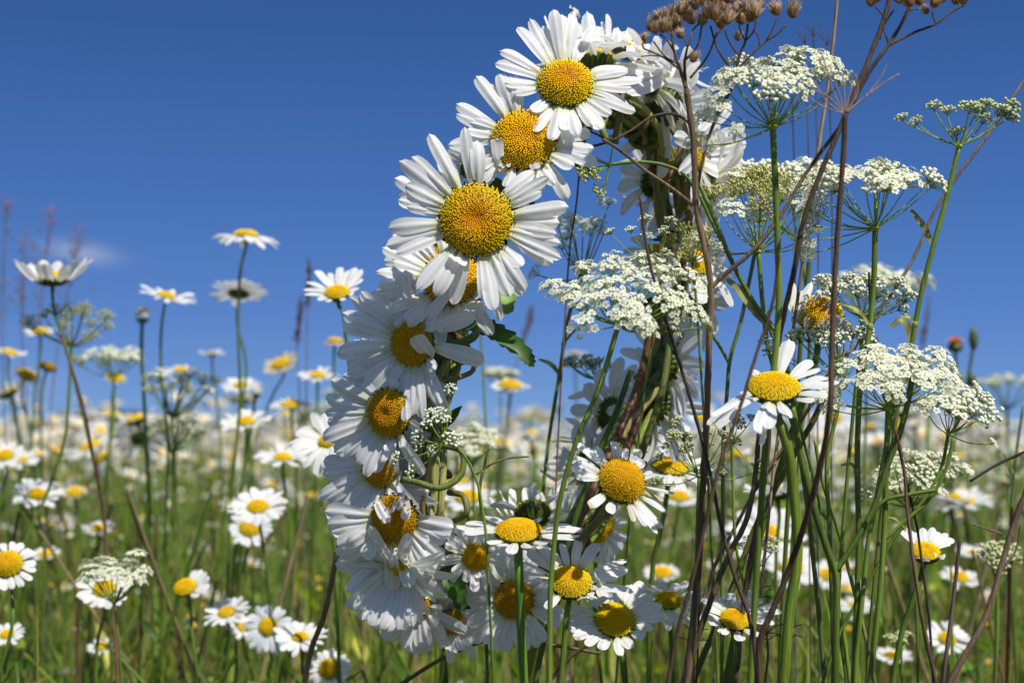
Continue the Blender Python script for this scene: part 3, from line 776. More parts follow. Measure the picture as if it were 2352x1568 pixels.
    D('daisy on the right arm hanging down to the right', 1625, 432, .555, 40, (.75, -.25, -.4), [(1690, 440), (1665, 480), (1630, 500), (1690, 400), (1650, 520)], L=130, wid=40, seed=26, N=160, fill=14)
    D('daisy left of the right arm, petals pointing left', 1500, 415, .575, 40, (-.55, .1, -.7), [(1412, 375), (1425, 410), (1410, 440), (1430, 465), (1475, 320), (1440, 345)], L=105, wid=34, seed=27, N=160, fill=12)
    D('daisy at the middle of the right arm with an orange centre and ragged cream petals', 1590, 600, .56, 42, (.3, .6, .55), [(1560, 545, {'col': (.7, .64, .5)}), (1585, 530), (1650, 590, {'col': (.76, .7, .56)}), (1655, 620), (1650, 660), (1600, 690), (1540, 560, {'w': .6})], L=100, wid=36, seed=28, N=240, fill=8)
    D('small orange centre showing behind the large umbel on the right arm', 1517, 582, .56, 34, (-.1, .75, .5), count=14, L=70, wid=30, seed=29, N=240, skip=((60, 120),))
    D('grey white daisy behind the dark dry stem', 1605, 700, .585, 38, (.75, -.2, -.5), [(1660, 680), (1665, 710), (1640, 745), (1620, 770)], L=112, wid=36, seed=30, N=150, fill=13)
    D('shaded daisy on the lower right arm, facing right', 1530, 838, .57, 42, (.75, -.1, -.55), [(1600, 800), (1612, 835), (1605, 870), (1590, 905), (1580, 780)], L=122, wid=36, seed=31, N=150, fill=15, cal_depth=.8)
    D('shaded daisy on the lower right arm with layered petals', 1512, 930, .57, 42, (.7, -.25, -.6), [(1600, 940), (1590, 985), (1560, 1010), (1520, 1020)], L=128, wid=40, seed=32, N=150, fill=15)
    D('grey daisy inside the ring at the left of the right arm', 1400, 950, .59, 40, (-.6, .1, -.7), [(1305, 915), (1300, 960), (1320, 990), (1350, 890), (1340, 1020)], L=110, wid=38, seed=33, N=150, fill=14)
    D('grey daisy behind the green stems at lower middle', 1345, 1072, .58, 38, (-.55, .1, -.7), [(1262, 1012), (1240, 1082), (1245, 1120), (1280, 1000), (1270, 1050)], L=100, wid=34, seed=34, N=150, fill=13)
    D('grey daisy seen from behind at lower middle with fanned upper petals', 1222, 1178, .545, 42, (-.15, .6, -.75), [(1125, 1140), (1150, 1125), (1175, 1120), (1205, 1118), (1235, 1125), (1118, 1175), (1262, 1135)], L=90, wid=28, seed=35, N=150, fill=8, cal_depth=.8)
    D('daisy of the lower right side with petals hanging to the right', 1385, 1215, .56, 36, (.5, -.3, .3), [(1445, 1238), (1430, 1265), (1410, 1290), (1392, 1300), (1440, 1200)], L=85, wid=32, seed=36, N=150, fill=10)
    D('small bright daisy just behind the large one on the upper left', 1085, 385, .51, 30, (-.2, .6, -.5), count=12, L=60, wid=30, seed=37, N=120)
    for k_, (x_, y_, d_, nn, l_) in enumerate(((885, 890, .496, (-.5, .1, .8), 125), (872, 1010, .496, (-.5, -.1, .8), 128), (868, 1125, .496, (-.5, -.2, .8), 128), (880, 1228, .492, (-.45, -.3, .8), 118),
            (905, 1300, .492, (-.4, -.4, .8), 122), (925, 1372, .496, (-.3, -.5, .8), 110), (975, 1420, .499, (-.2, -.6, .7), 92))):
        D('daisy at the back of the left arm, only petals showing, %s' % ('level with the dark ringed centre', 'under the dark ringed centre', 'beside the half hidden centre', 'beside the broad amber centre', 'beside the closed daisy', 'at the lower left bend', 'hanging at the very bottom')[k_], x_, y_, d_, 34, nn, count=24, L=l_, wid=38, cup=0, droop=.25, seed=60+k_, N=150)
    D('daisy behind the lower left arm, only petal tips showing', 835, 1150, .51, 40, (-.8, -.1, .3), count=18, L=110, wid=36, seed=38, N=120)
    D('daisy behind the left arm above the middle', 860, 860, .505, 40, (-.8, .1, .3), count=18, L=105, wid=36, seed=39, N=120)
    D('daisy behind the bottom of the left arm', 880, 1330, .51, 40, (-.8, -.3, .3), count=18, L=95, wid=36, seed=40, N=120)
def leaf_geo(mb, p, dr, L, W, col, r, seg=5):
    n = dr.orthogonal().normalized(); s = dr.cross(n); prev = None
    for i in range(seg+1):
        t = i/seg; w_ = W*math.sin(math.pi*min(.98, t*.9+.08)); q = p+dr*(L*t)+n*(L*.35*t*t)
        a, m_, b = mb.vert(q-s*w_+n*w_*.3, col), mb.vert(q, col), mb.vert(q+s*w_+n*w_*.3, col)
        if prev: mb.face((prev[0], prev[1], m_, a)); mb.face((prev[1], prev[2], b, m_))
        prev = (a, m_, b)
def leaf_path(mb, pts, W, col, teeth=6, side=None):
    sp = smooth_path(pts, 10); n = len(sp); prev = None
    for i, p in enumerate(sp):
        t = i/(n-1); tg = (sp[min(i+1, n-1)]-sp[max(i-1, 0)]).normalized()
        s = tg.cross(side or Vector((0, -1, .45))).normalized(); nn = s.cross(tg)
        w_ = W*.5*(.45+.9*math.sin(math.pi*min(.97, t*.85+.08)))*(1-.25*t)
        if teeth: w_ *= 1+.38*(((t*teeth) % 1)-.5)
        if t > .97: w_ *= .3
        c = tuple(x*(1+.25*math.sin(13*t)) for x in col)
        a, m_, b = mb.vert(p-s*w_+nn*w_*.35, c), mb.vert(p, tuple(x*1.35 for x in c)), mb.vert(p+s*w_+nn*w_*.35, c)
        if prev: mb.face((prev[0], prev[1], m_, a)); mb.face((prev[1], prev[2], b, m_))
        prev = (a, m_, b)
wreath()
# ---------------------------------------------------------------- separate meadow daisies near the wreath
GN = 'sharp daisies growing round the wreath'
daisy('flat open daisy in front of the wreath bottom, on a thick bright green stem', 1191, 1219, .462, 53, (0, .93, .37), [
    (1111, 1184), (1067, 1201), (1046, 1207), (1064, 1221, {'w': .8}), (1120, 1247), (1145, 1252), (1172, 1270, {'w': 1.1}), (1215, 1258), (1260, 1247, {'w': 1.1}), (1290, 1234), (1320, 1238, {'w': .8}), (1333, 1229), (1339, 1216), (1313, 1207), (1240, 1187), (1205, 1192, {'w': .7}), (1172, 1194), (1140, 1190), (1090, 1212, {'w': .8})],
    L=88, wid=27, stem=[(1192, 1300), (1196, 1420), (1204, 1568)], stem_w=21, seed=50, N=420, H=.34, stemcol=(.12, .23, .022), dip=.02, cen=(.88, .44, .005), edge=(.88, .44, .005), group=GN)
daisy('daisy with upright back petals and two long thin petals reaching left, below the wreath', 1312, 1336, .467, 47, (.02, .72, .66), [
    (1210, 1263), (1234, 1248), (1256, 1256), (1331, 1225), (1374, 1248), (1376, 1244, {'w': .7}), (1441, 1284), (1443, 1305), (1458, 1358), (1161, 1274, {'w': .4}), (1172, 1310, {'w': .4}), (1180, 1330, {'w': .35}), (1252, 1397), (1340, 1370, {'z': 12, 'w': .9}), (1362, 1367), (1262, 1330, {'z': 12}), (1420, 1330, {'w': .6}), (1290, 1245, {'w': .8})],
    L=105, wid=29, stem=[(1303, 1400), (1296, 1480), (1288, 1568)], stem_w=15, seed=51, N=420, H=.5, stemcol=(.14, .22, .025), group=GN)
daisy('daisy with a tilted yellow centre at the bottom, right of the two stems', 1413, 1423, .475, 46, (.08, .68, .72), [
    (1308, 1392), (1303, 1420), (1305, 1442), (1316, 1462), (1345, 1482), (1380, 1492), (1425, 1506), (1450, 1490), (1345, 1362), (1375, 1350), (1400, 1345), (1432, 1352), (1452, 1340), (1478, 1335), (1500, 1365), (1522, 1388), (1528, 1415), (1502, 1442), (1480, 1465)],
    L=88, wid=28, stem=[(1428, 1500), (1436, 1568)], stem_w=15, seed=52, N=380, H=.4, group=GN, cen=(.8, .38, .004))
daisy('daisy with a high domed centre and withered drooping lower petals, on a slanting stem', 1428, 1104, .462, 55, (.22, .52, .82), [
    (1324, 1015, {'w': .9}), (1345, 1030), (1366, 1025, {'w': .8}), (1409, 1012), (1438, 1028, {'w': .8}), (1470, 1030), (1480, 1056), (1308, 1052), (1312, 1072), (1318, 1092), (1353, 1162, {'z': 10, 'ct': (.6, .5, .35)}), (1400, 1177, {'z': 14}), (1440, 1148, {'w': .8, 'col': (.72, .62, .48)}), (1458, 1198, {'w': .6, 'col': (.76, .7, .58)}), (1485, 1210, {'w': .8}), (1511, 1226, {'w': .7}), (1524, 1215, {'w': .7}), (1532, 1177, {'w': .7}), (1525, 1150, {'w': .4, 'col': (.7, .58, .4)}), (1552, 1133, {'w': .35}), (1500, 1085, {'w': .7})],
    L=112, wid=27, stem=[(1385, 1180, .47), (1330, 1240, .48), (1270, 1330, .5), (1230, 1480, .52)], stem_w=21, seed=53, N=480, H=.72, dip=.0, stemcol=(.17, .2, .035), group=GN, cen=(.74, .36, .004), edge=(.78, .47, .006))
daisy('daisy with one tall upright petal and long petals drooping left, right of the dark stem', 1778, 890, .448, 60, (-.02, .87, .48), [
    (1813, 778, {'w': 1.25, 'z': -30}), (1726, 848, {'w': .9}), (1868, 828), (1885, 845, {'w': .6}), (1904, 868), (1930, 876, {'w': .8}), (1916, 888), (1904, 910), (1870, 920, {'w': .9}), (1622, 976, {'w': .9}), (1645, 982, {'w': .9}), (1630, 955, {'w': .6}), (1690, 940, {'w': .7}), (1742, 996, {'w': 1.1, 'z': 10}), (1765, 985, {'z': 10}), (1813, 958, {'w': 1.1, 'z': 14}), (1747, 1018, {'w': .4, 'z': -10, 's': -.4}), (1850, 850, {'w': .6}), (1700, 905, {'w': .6})],
    L=118, wid=32, stem=[(1796, 980), (1822, 1120), (1832, 1280), (1812, 1420), (1800, 1568)], stem_w=25, seed=54, N=560, H=.40, dip=.04, stemcol=(.15, .215, .02), group=GN, cen=(.86, .42, .004))
daisy('withered daisy with orange centre and petals folded up over it, behind the thin dark stem', 1884, 725, .515, 54, (.05, .55, .8), [
    (1820, 646, {'w': .9, 'b': 170, 's': .0, 'z': 20}), (1864, 646, {'z': 30, 'b': 200, 'w': .9}), (1886, 662, {'z': 45, 'b': 235}), (1905, 690, {'z': 45, 'b': 262}), (1838, 690, {'z': 20, 'col': (.66, .58, .4), 'b': 195, 'w': .8}), (1852, 700, {'z': 30, 'col': (.62, .5, .3), 'b': 215, 'w': .6}), (1816, 735, {'col': (.62, .5, .3), 'w': .8}), (1825, 765, {'col': (.55, .4, .25), 'w': .7}), (1925, 720, {'z': 35, 'b': 290}), (1940, 738, {'z': 25, 'col': (.55, .4, .22), 'w': .7, 'b': 320}), (1956, 745, {'col': (.58, .42, .26), 'w': .6}), (1990, 765, {'w': .7}), (1965, 775, {'w': .7}), (1846, 665, {'col': (.75, .68, .5), 'w': .7, 'b': 180})],
    L=90, wid=30, stem=[(1878, 800), (1850, 900), (1800, 1050), (1740, 1250)], stem_w=16, seed=55, N=380, H=.55, dip=0, cen=(.84, .40, .004), group=GN)
daisy('small cup shaped daisy opening upward at the lower right, behind a thin brown stalk', 2126, 1266, .52, 33, (.0, .86, .5), [
    (2068, 1214), (2075, 1228, {'w': .8}), (2083, 1212), (2098, 1220), (2121, 1210), (2145, 1209), (2160, 1222), (2177, 1224), (2191, 1236), (2183, 1250, {'w': .8}), (2171, 1276), (2128, 1281, {'z': 10}), (2146, 1268, {'z': 14, 'w': .8}), (2110, 1280, {'w': .8}), (2155, 1262, {'w': .7})],
    L=62, wid=22, stem=[(2110, 1340), (2075, 1440), (2050, 1568)], stem_w=13, seed=56, N=300, H=.3, cal_depth=.8, group=GN)
daisy('daisy with wide tattered petals low on the right between crossing dark stems', 1688, 1422, .485, 34, (.05, .82, .55), [
    (1610, 1372), (1620, 1395), (1640, 1368), (1672, 1360), (1700, 1372), (1722, 1352), (1750, 1372), (1790, 1383), (1797, 1402), (1780, 1430), (1742, 1460), (1702, 1472), (1655, 1452), (1628, 1430), (1618, 1412)],
    L=82, wid=26, stem=[(1690, 1480), (1680, 1568)], stem_w=12, seed=57, N=300, group=GN)
daisy('small daisy edge-on just left of the dark stems at the bottom', 1535, 1378, .54, 30, (0, .85, .5), count=17, L=62, wid=22, stem=[(1540, 1450), (1545, 1568)], stem_w=11, seed=58, N=200, group=GN)
daisy('daisy behind the green bud umbel, ragged petals spread left', 1540, 1073, .60, 42, (.1, .93, .3), count=20, L=70, wid=26, stem=[(1530, 1150), (1500, 1300), (1490, 1568)], stem_w=12, seed=59, N=220, cup=12, group=GN)
GB = 'slightly blurred daisies behind the wreath and stems'
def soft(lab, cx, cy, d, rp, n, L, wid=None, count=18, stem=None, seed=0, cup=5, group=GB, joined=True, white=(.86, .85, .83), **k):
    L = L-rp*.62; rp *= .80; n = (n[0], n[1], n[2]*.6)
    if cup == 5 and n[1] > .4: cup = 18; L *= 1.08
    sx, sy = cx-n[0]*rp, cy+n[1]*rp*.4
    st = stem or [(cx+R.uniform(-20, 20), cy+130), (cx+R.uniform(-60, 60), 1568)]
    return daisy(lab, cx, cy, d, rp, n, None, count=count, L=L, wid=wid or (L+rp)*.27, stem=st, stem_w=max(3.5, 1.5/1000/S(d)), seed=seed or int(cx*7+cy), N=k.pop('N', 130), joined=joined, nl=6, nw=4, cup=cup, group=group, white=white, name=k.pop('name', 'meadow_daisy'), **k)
soft('blurred daisy with big yellow centre behind the crossing dark stems', 1758, 1228, .78, 40, (0, .45, .85), 85, stem=[(1740, 1350), (1730, 1568)])
soft('blurred daisy seen from below with green calyx behind the thick green stem', 1785, 1132, .66, 44, (-.1, .95, -.2), 85, cup=35)
soft('blurred daisy centre glowing low between dark and green stems', 1815, 1300, .85, 36, (.1, .6, .7), 70)
soft('daisy inside the ring at lower left, facing up', 1075, 1142, .82, 35, (0, .80, .5), 62)
soft('small blurred daisy floating in the ring against the sky', 1172, 885, .98, 32, (.05, .85, .4), 42, cup=15)
soft('blurred white daisy seen from below against the sky inside the ring', 1320, 812, 1.2, 16, (0, .98, -.2), 32, cup=20)
soft('blurred yellow centre at the lower middle behind stems', 1520, 1315, .85, 30, (0, .8, .5), 38)
soft('blurred daisy right of the umbel at the right edge, lower', 2205, 1325, .85, 26, (.1, .75, .5), 45)
soft('blurred daisy at the lower right corner', 2176, 1466, .72, 25, (0, .6, .75), 52)
soft('blurred daisy with yellow centre at the right edge above the twig', 2190, 1140, .95, 22, (0, .9, .35), 42)
soft('white daisy half hidden low at the far right', 2235, 1270, .9, 16, (.1, .9, .3), 40)
soft('blurred daisy low on the right between two brown stalks', 2050, 1505, .8, 22, (0, .85, .4), 45)
soft('blurred daisy below the crossing stems, mostly white', 1900, 1320, .9, 28, (0, .75, .55), 52)
soft('blurred daisy behind the forked green stem', 1965, 1390, .95, 20, (0, .9, .35), 45)
soft('blurred daisy right of the domed one', 1560, 1140, .9, 30, (0, .8, .5), 45)
soft('blurred ragged daisy behind the dark stem near the horizon', 1620, 965, .95, 30, (.2, .8, .4), 45)
soft('large soft daisy behind the lower right of the wreath', 1365, 1260, .62, 30, (-.1, .7, .6), 60)
# ---- left side, from the sky line down
GL = 'blurred daisies left of the wreath'
def L_(lab, cx, cy, d, rp, n, L, **k): return soft(lab, cx, cy, d, rp, n, L, group=GL, **k)
L_('blurred daisy rising highest on the left, seen from below against the sky', 565, 541, .80, 36, (.05, .97, .12), 74, cup=2, droop=.25, stem=[(556, 600), (548, 700), (548, 790), (552, 900), (535, 1100), (520, 1400)])
L_('blurred daisy seen from behind, directly under the highest one', 549, 672, .90, 30, (.0, .75, -.6), 62, stem=[(545, 740), (565, 830), (550, 960), (500, 1300)])
L_('cup shaped daisy standing at the far left above a brown umbel', 120, 640, .74, 46, (.0, .985, .08), 100, cup=40, droop=.05, stem=[(122, 700), (150, 790), (190, 950), (240, 1200), (250, 1400)], count=15)
L_('small daisy tilted right on a curved stem against the sky', 383, 680, .86, 26, (.25, .93, .25), 66, stem=[(372, 740), (370, 850), (385, 1000), (380, 1200)], wid=17)
L_('bright cup shaped daisy just left of the wreath on a reddish stem', 776, 672, .66, 30, (-.1, .86, .42), 62, cup=35, stem=[(785, 720), (798, 800), (800, 900), (790, 1200)], nw=4) if False else None
daisy('bright cup shaped daisy just left of the wreath on a reddish stem', 775, 672, .66, 28, (-.02, .85, .5), [(697, 664), (703, 648), (698, 676), (726, 620), (738, 634), (757, 625), (782, 613), (800, 620), (818, 614), (832, 618), (833, 640), (825, 660), (812, 675), (730, 690), (750, 692), (790, 690)], L=66, wid=20, stem=[(785, 710), (796, 790), (806, 880), (800, 1000), (790, 1200)], stem_w=9, seed=70, N=200, joined=True, group=GL, name='meadow_daisy', cal_depth=.7)
L_('daisy half seen behind the left arm, large and bright', 752, 1012, .64, 26, (-.1, .55, .8), 88, stem=[(760, 1100), (770, 1300)], wid=24)
L_('blurred brownish daisy past its bloom left of the wreath', 770, 783, .92, 22, (.1, .95, .1), 28, white=(.55, .45, .36), cup=-30)
L_('yellow blurred daisy with few petals, upper middle left', 645, 835, 1.0, 26, (-.2, .6, .6), 40, white=(.7, .58, .35), stem=[(630, 900), (590, 1000), (560, 1200)])
L_('blurred flat daisy touching the left arm', 730, 862, .95, 24, (.05, .9, .35), 46)
L_('blurred upward daisy in front of the horizon, below the tall pair', 553, 884, .95, 20, (0, .8, .45), 44, cup=15)
L_('pale blurred daisy seen from the side against the sky', 487, 812, 1.1, 16, (0, .97, .0), 32, cup=25)
L_('blurred daisy behind the brownish umbels', 415, 850, 1.1, 20, (0, .9, .3), 36, cup=20)
L_('large blurred daisy above the meadow edge', 565, 968, .85, 26, (0, .8, .5), 58)
L_('blurred daisy between the yellow one and the wreath', 668, 930, .95, 28, (0, .9, .35), 46)
L_('blurred wide daisy near the left arm at the horizon', 650, 1050, .82, 26, (.05, .9, .4), 66)
L_('bright flat daisy with many petals in the left meadow', 592, 1163, .74, 30, (.0, .68, .66), 66, count=24)
L_('shaded daisy right under the bright flat one', 574, 1211, .78, 30, (.1, .45, .85), 48, white=(.78, .79, .82))  # its shade is put into the petal colour, a cooler, duller white
L_('bright daisy at the far left below the horizon', 86, 1135, .80, 27, (.1, .72, .6), 58, count=20)
L_('blurred daisy at the far left, second from the picture edge', 45, 1056, .92, 22, (0, .8, .5), 44)
L_('blurred yellow centred daisy at the left edge', 12, 1045, .85, 24, (0, .6, .7), 44)
L_('daisy with domed yellow centre cut by the left edge', 18, 1295, .60, 42, (.1, .4, .9), 62, N=260, H=.6)
L_('daisy beneath the white umbel at the lower left', 240, 1350, .66, 32, (0, .55, .8), 62, N=220)
L_('small daisy with few petals alone in the grass', 425, 1348, .70, 33, (-.1, .6, .75), 58, count=18, N=220, skip=((95, 318),))
L_('daisy in a low cluster, leftmost of the cluster', 520, 1405, .72, 24, (-.1, .7, .6), 52)
L_('daisy in the low cluster with grey shaded petals', 616, 1438, .70, 27, (0, .25, .95), 56, white=(.74, .76, .80), N=220)  # petals coloured blue grey to stand for shade on white ones
L_('daisy in the low cluster, behind', 560, 1440, .78, 20, (.2, .7, .5), 46)
L_('daisy with narrow upright petals right of the low cluster', 690, 1462, .66, 22, (0, .75, .6), 62, wid=17)
L_('daisy at the bottom edge left of the wreath', 757, 1535, .66, 30, (.05, .3, .95), 48, N=220)
L_('small low daisy in the grass at the lower left', 234, 1484, .78, 20, (0, .8, .5), 34)
L_('daisy at the lower left picture edge', 16, 1456, .68, 20, (0, .7, .6), 40)
L_('small blurred daisy behind the brown stalk', 225, 1212, .9, 20, (0, .8, .5), 36)
L_('yellow blurred daisy past bloom at mid left', 172, 1130, .95, 22, (0, .7, .6), 26, white=(.7, .6, .4))
L_('small blurred daisy low at the far left', 105, 1272, .86, 20, (0, .85, .4), 34)
L_('blurred daisy under the horizon left of the brown stalk', 92, 762, .98, 24, (0, .92, .3), 36)
L_('blurred daisy at the left edge near the sky line', 22, 810, 1.0, 22, (.2, .9, .2), 38)
L_('brown withered head blurred on the left', 110, 842, 1.0, 26, (.3, .9, .0), 6, white=(.3, .2, .1), count=6, cen=(.35, .16, .01), edge=(.3, .15, .01))
L_('orange blurred centre of a fading daisy', 265, 868, 1.0, 22, (.2, .7, .5), 24, white=(.6, .55, .4))
L_('amber fading daisy near the left edge', 60, 860, 1.0, 26, (.4, .7, .4), 30, white=(.6, .5, .35))
def bud(label, cx, cy, d, rp, stem):
    c = P(cx, cy, d); s = S(d); pts = to_ground([c]+pxpath(stem, d)); base = pts[-1].copy()
    root = thing('daisy_bud', label, 'flower bud', base)
    n = UP; m = MB(); calyx_geo(m, c-n*rp*s*.25, n, rp*s*.95, .8, int(cx), 1); link('calyx', m.mesh('calyx', M_green, base), root)
    m = MB(); r = random.Random(int(cx))
    for k in range(14):
        a = 6.28*k/14; rd = RT*math.cos(a)+FW*math.sin(a)
        petal_geo(m, c+rd*rp*s*.9, (rd*.3+n).normalized(), c+rd*rp*s*.45+n*rp*s*1.5, (n-rd*.2).normalized() if False else rd, rp*s*.55, .2, 5, 4, -.2, 0, (.8, .8, .7), r)
    link('petals', m.mesh('petals', M_petal, base), root)
    m = MB(); m.tube(smooth_path(pts, 5), .0011, 6, G2); link('stem', m.mesh('stem', M_green, base), root)
bud('closed white daisy bud on a thin stem against the sky', 327, 728, .86, 16, [(325, 800), (330, 900), (340, 1100)])
bud('small greenish daisy bud beside the wreath on the left', 588, 903, .9, 12, [(580, 960), (560, 1100)])
# ---------------------------------------------------------------- umbels
def cluster_mesh(kind, seed, n):
    """one umbellet: origin where its ray ends, opening along +Z, radius about 1"""
    r = random.Random(seed); mb = MB()
    gcol = {'flower': (.34, .46, .10), 'bud': (.13, .22, .04), 'seed': (.32, .38, .08), 'green': (.16, .24, .05), 'lace': (.34, .46, .10)}[kind]
    for i in range(n):
        q = math.sqrt((i+.5)/n); a = i*2.399963+r.uniform(-.3, .3)
        q *= r.uniform(.9, 1.08)
        x, y = q*math.cos(a), q*math.sin(a); z = .95-.42*q*q+r.uniform(-.22, .2)
        p = Vector((x, y, z)); mb.tube([Vector((0, 0, 0)), p*.55+Vector((0, 0, -.04)), p], .022, 3, gcol, m=1, cap=False)
        ax = (Vector((x*.7, y*.7, 1))+Vector((r.uniform(-.25, .25), r.uniform(-.25, .25), 0))).normalized()
        u = ax.orthogonal().normalized(); v = ax.cross(u)
        rot = r.uniform(0, 6.28)
        if kind in ('flower', 'lace'):
            fs = r.uniform(.22, .30)
            base = p
            for k in range(5):
                b = rot+k*1.2566; d = u*math.cos(b)+v*math.sin(b); s = ax.cross(d)
                l = fs*r.uniform(.8, 1.15); w_ = l*.40; up = ax*(l*r.uniform(.05, .3))
                c = var((.91, .91, .82), .03, r)
                i0 = mb.vert(base+d*l*.12, (.62, .64, .30)); i1 = mb.vert(base+d*l*.6+s*w_+up*.7, c); i2 = mb.vert(base+d*l*1.05+s*w_*.62+up*.6, c)
                i3 = mb.vert(base+d*l*.88+up*.5, c); i4 = mb.vert(base+d*l*1.05-s*w_*.62+up*.6, c); i5 = mb.vert(base+d*l*.6-s*w_+up*.7, c)
                mb.face((i0, i1, i2, i3)); mb.face((i0, i3, i4, i5))
            mb.ell(base+ax*.02, ax, .055, .05, (.66, .60, .22), 5, 3)
        elif kind == 'bud':
            s = r.uniform(.12, .185); mb.ell(p, ax, s, s*.9, (.50, .56, .26), 6, 4, colt=(.84, .84, .72))
            if r.random() < .5: mb.ell(p+u*s*.6+ax*s*.3, ax, s*.6, s*.6, (.78, .79, .66), 5, 3)
        elif kind == 'green':
            s = r.uniform(.12, .18); mb.ell(p, ax, s, s, var((.36, .44, .15), .15, r), 6, 4, colt=(.66, .68, .40))
        else:
            s = r.uniform(.06, .09); mb.ell(p, ax, s, s*1.3, var((.50, .54, .12), .2, r), 5, 4, colt=(.62, .52, .2))
            if r.random() < .6: mb.tube([p+ax*s, p+ax*(s*2.6)+u*s], .012, 3, (.6, .6, .4), cap=False)
    return mb.mesh('flower_cluster', [M_umb if kind in ('flower', 'lace') else M_bud, M_green])
CL = {k: [cluster_mesh(k, 10*i+len(k), n) for i in range(4)] for k, n in (('flower', 20), ('bud', 23), ('seed', 28), ('green', 26), ('lace', 14))}
def umbel(label, hub, d, stem, head, n, cr, kind='flower', ry=.4, dome=18, sg=1, ray_w=4.5, stem_w=13, seed=0, axis=None, cat='wildflower', group='white umbel flowers', mixk=None,
          extra=(), raycol=(.24, .34, .05), stemcol=(.15, .225, .03), name='umbel_plant', zs=.9, sd=None, forks=()):
    """hub px, stem px path (down from hub), head = (cx, cy, rx) px ellipse of the cluster bases"""
    r = random.Random(seed+int(hub[0])); s = S(d); h = P(hub[0], hub[1], d)
    pts = to_ground([h]+pxpath(stem, d)); base = pts[-1].copy()
    root = thing(name, label, cat, base, group)
    mb = MB(); sp = smooth_path(pts, 6); ph = r.uniform(0, 6)
    mb.tube(sp, [stem_w*.44*s]*len(sp), 12, stemcol, rib=.10, colf=lambda t: tuple(x*(1+.2*math.sin(11*t+ph)) for x in stemcol))
    mb.ell(h, UP, stem_w*.75*s, stem_w*.45*s, raycol, 8, 4)
    link('stem', mb.mesh('stem', M_green, base), root)
    for k_ in range(r.choice((0, 1, 2)) if stem_w > 8 and d < .6 else 0):
        q_ = sp[int(len(sp)*r.uniform(.25, .7))]; sd_ = r.choice((-1, 1)); L_f = r.uniform(25, 60)*s; m2 = MB()
        leaf_path(m2, [q_, q_+(RT*sd_*.5+UP*.6+FW*r.uniform(-.3, .3))*L_f, q_+(RT*sd_*1.0+UP*r.uniform(.3, 1)+FW*r.uniform(-.4, .4))*L_f*1.3], r.uniform(5, 10)*s, var((.2, .24, .06), .3, r), 0)
        link('leaf', m2.mesh('leaf', M_leaf, base), root)
        mb3 = MB(); mb3.ell(q_, (sp[4]-sp[1]), stem_w*.6*s, stem_w*.8*s, (.22, .24, .06), 8, 4); link('node', mb3.mesh('node', M_green, base), root)
    for f in forks:                       # side branches of the same stem
        m2 = MB(); m2.tube(smooth_path(pxpath(f[0], d), 6), f[1]*.5*s, 10, stemcol, rib=.1); link('side_stem', m2.mesh('side_stem', M_green, base), root)
    cx, cy, rx = head; targets = []
    for i in range(n):
        q = math.sqrt((i+.35)/n); a = i*2.399963+r.uniform(-.35, .35); q *= r.uniform(.86, 1.10)
        u_, v_ = q*math.cos(a), q*math.sin(a)
        x = cx+u_*rx; y = cy+v_*rx*ry-dome*(1-q*q)+r.uniform(-.06, .06)*rx
        targets.append((P(x, y, d-v_*rx*s*zs*sg), cr*r.uniform(.8, 1.12)))
    for e in extra: targets.append((P(e[0], e[1], d+(e[3] if len(e) > 3 else 0)), e[2]))
    for t, c_ in targets:
        dr = (t-h); L = dr.length; dn = dr.normalized()
        jt = Vector((r.gauss(0, .22), r.gauss(0, .22), r.gauss(0, .15)))
        ax = (dn*.75+UP*.55+jt).normalized() if axis is None else (dn*.6+nrm(*axis)*.65+jt).normalized()
        kd = kind if not mixk or r.random() > .3 else mixk
        e = t-ax*(c_*s*.7)
        m1 = h+(e-h)*.5-UP*(L*r.uniform(.02, .10))
        rp = smooth_path([h, m1, e], 4)
        mr = MB(); mr.tube(rp, [ray_w*.5*s*(1-.35*i/8) for i in range(len(rp))], 6, raycol, rib=.15, colf=lambda q_: tuple(x_*(1+.25*math.sin(17*q_+ph)) for x_ in raycol))
        link('ray', mr.mesh('ray', M_green, base), root)
        o = link('flower_cluster', r.choice(CL[kd]), root, e-base)
        q = ax.to_track_quat('Z', 'Y'); o.rotation_mode = 'QUATERNION'
        q.rotate(Matrix.Rotation(r.uniform(0, 6.28), 3, ax)); o.rotation_quaternion = q; o.scale = (c_*s,)*3
    return root
umbel('large white lacy umbel in sharp focus before the right arm, tipped toward the viewer', (1420, 748), .452, [(1372, 900), (1325, 1010), (1290, 1130), (1268, 1300), (1262, 1568)], (1444, 664, 176), 40, 33, kind='lace', ry=.50, dome=20, sg=1,
      stem_w=14, axis=(.05, .75, .65), zs=.75, seed=1, raycol=(.16, .27, .04), extra=((1262, 650, 26), (1625, 740, 26), (1545, 755, 26)))
umbel('white umbel high on the right with many long rays, crossed by dry stalks', (1775, 293), .455, [(1780, 400), (1786, 560), (1789, 700), (1778, 840), (1760, 1000), (1745, 1200)], (1812, 170, 150), 22, 36, ry=.30, dome=14, sg=1, ray_w=4, axis=(0, .62, .78),
      extra=((1640, 215, 34), (1610, 260, 34, .01), (1640, 250, 34), (1655, 185, 30), (1600, 320, 32, .01), (1625, 335, 28), (1680, 165, 30), (1690, 300, 20, -.01)), stem_w=17, zs=.6, seed=2, mixk='bud')
umbel('yellowish umbel going to seed, its hub left of the thick green stem', (1742, 578), .50, [(1752, 700), (1765, 800), (1795, 900), (1830, 1000)], (1750, 440, 118), 20, 38, kind='seed', ry=.45, dome=20, sg=1, ray_w=4, axis=(0, .75, .6), stem_w=12, zs=.7, seed=3,
      raycol=(.28, .36, .06), mixk='flower', extra=((1600, 540, 28), (1640, 575, 26), (1850, 560, 26), (1870, 520, 24)))
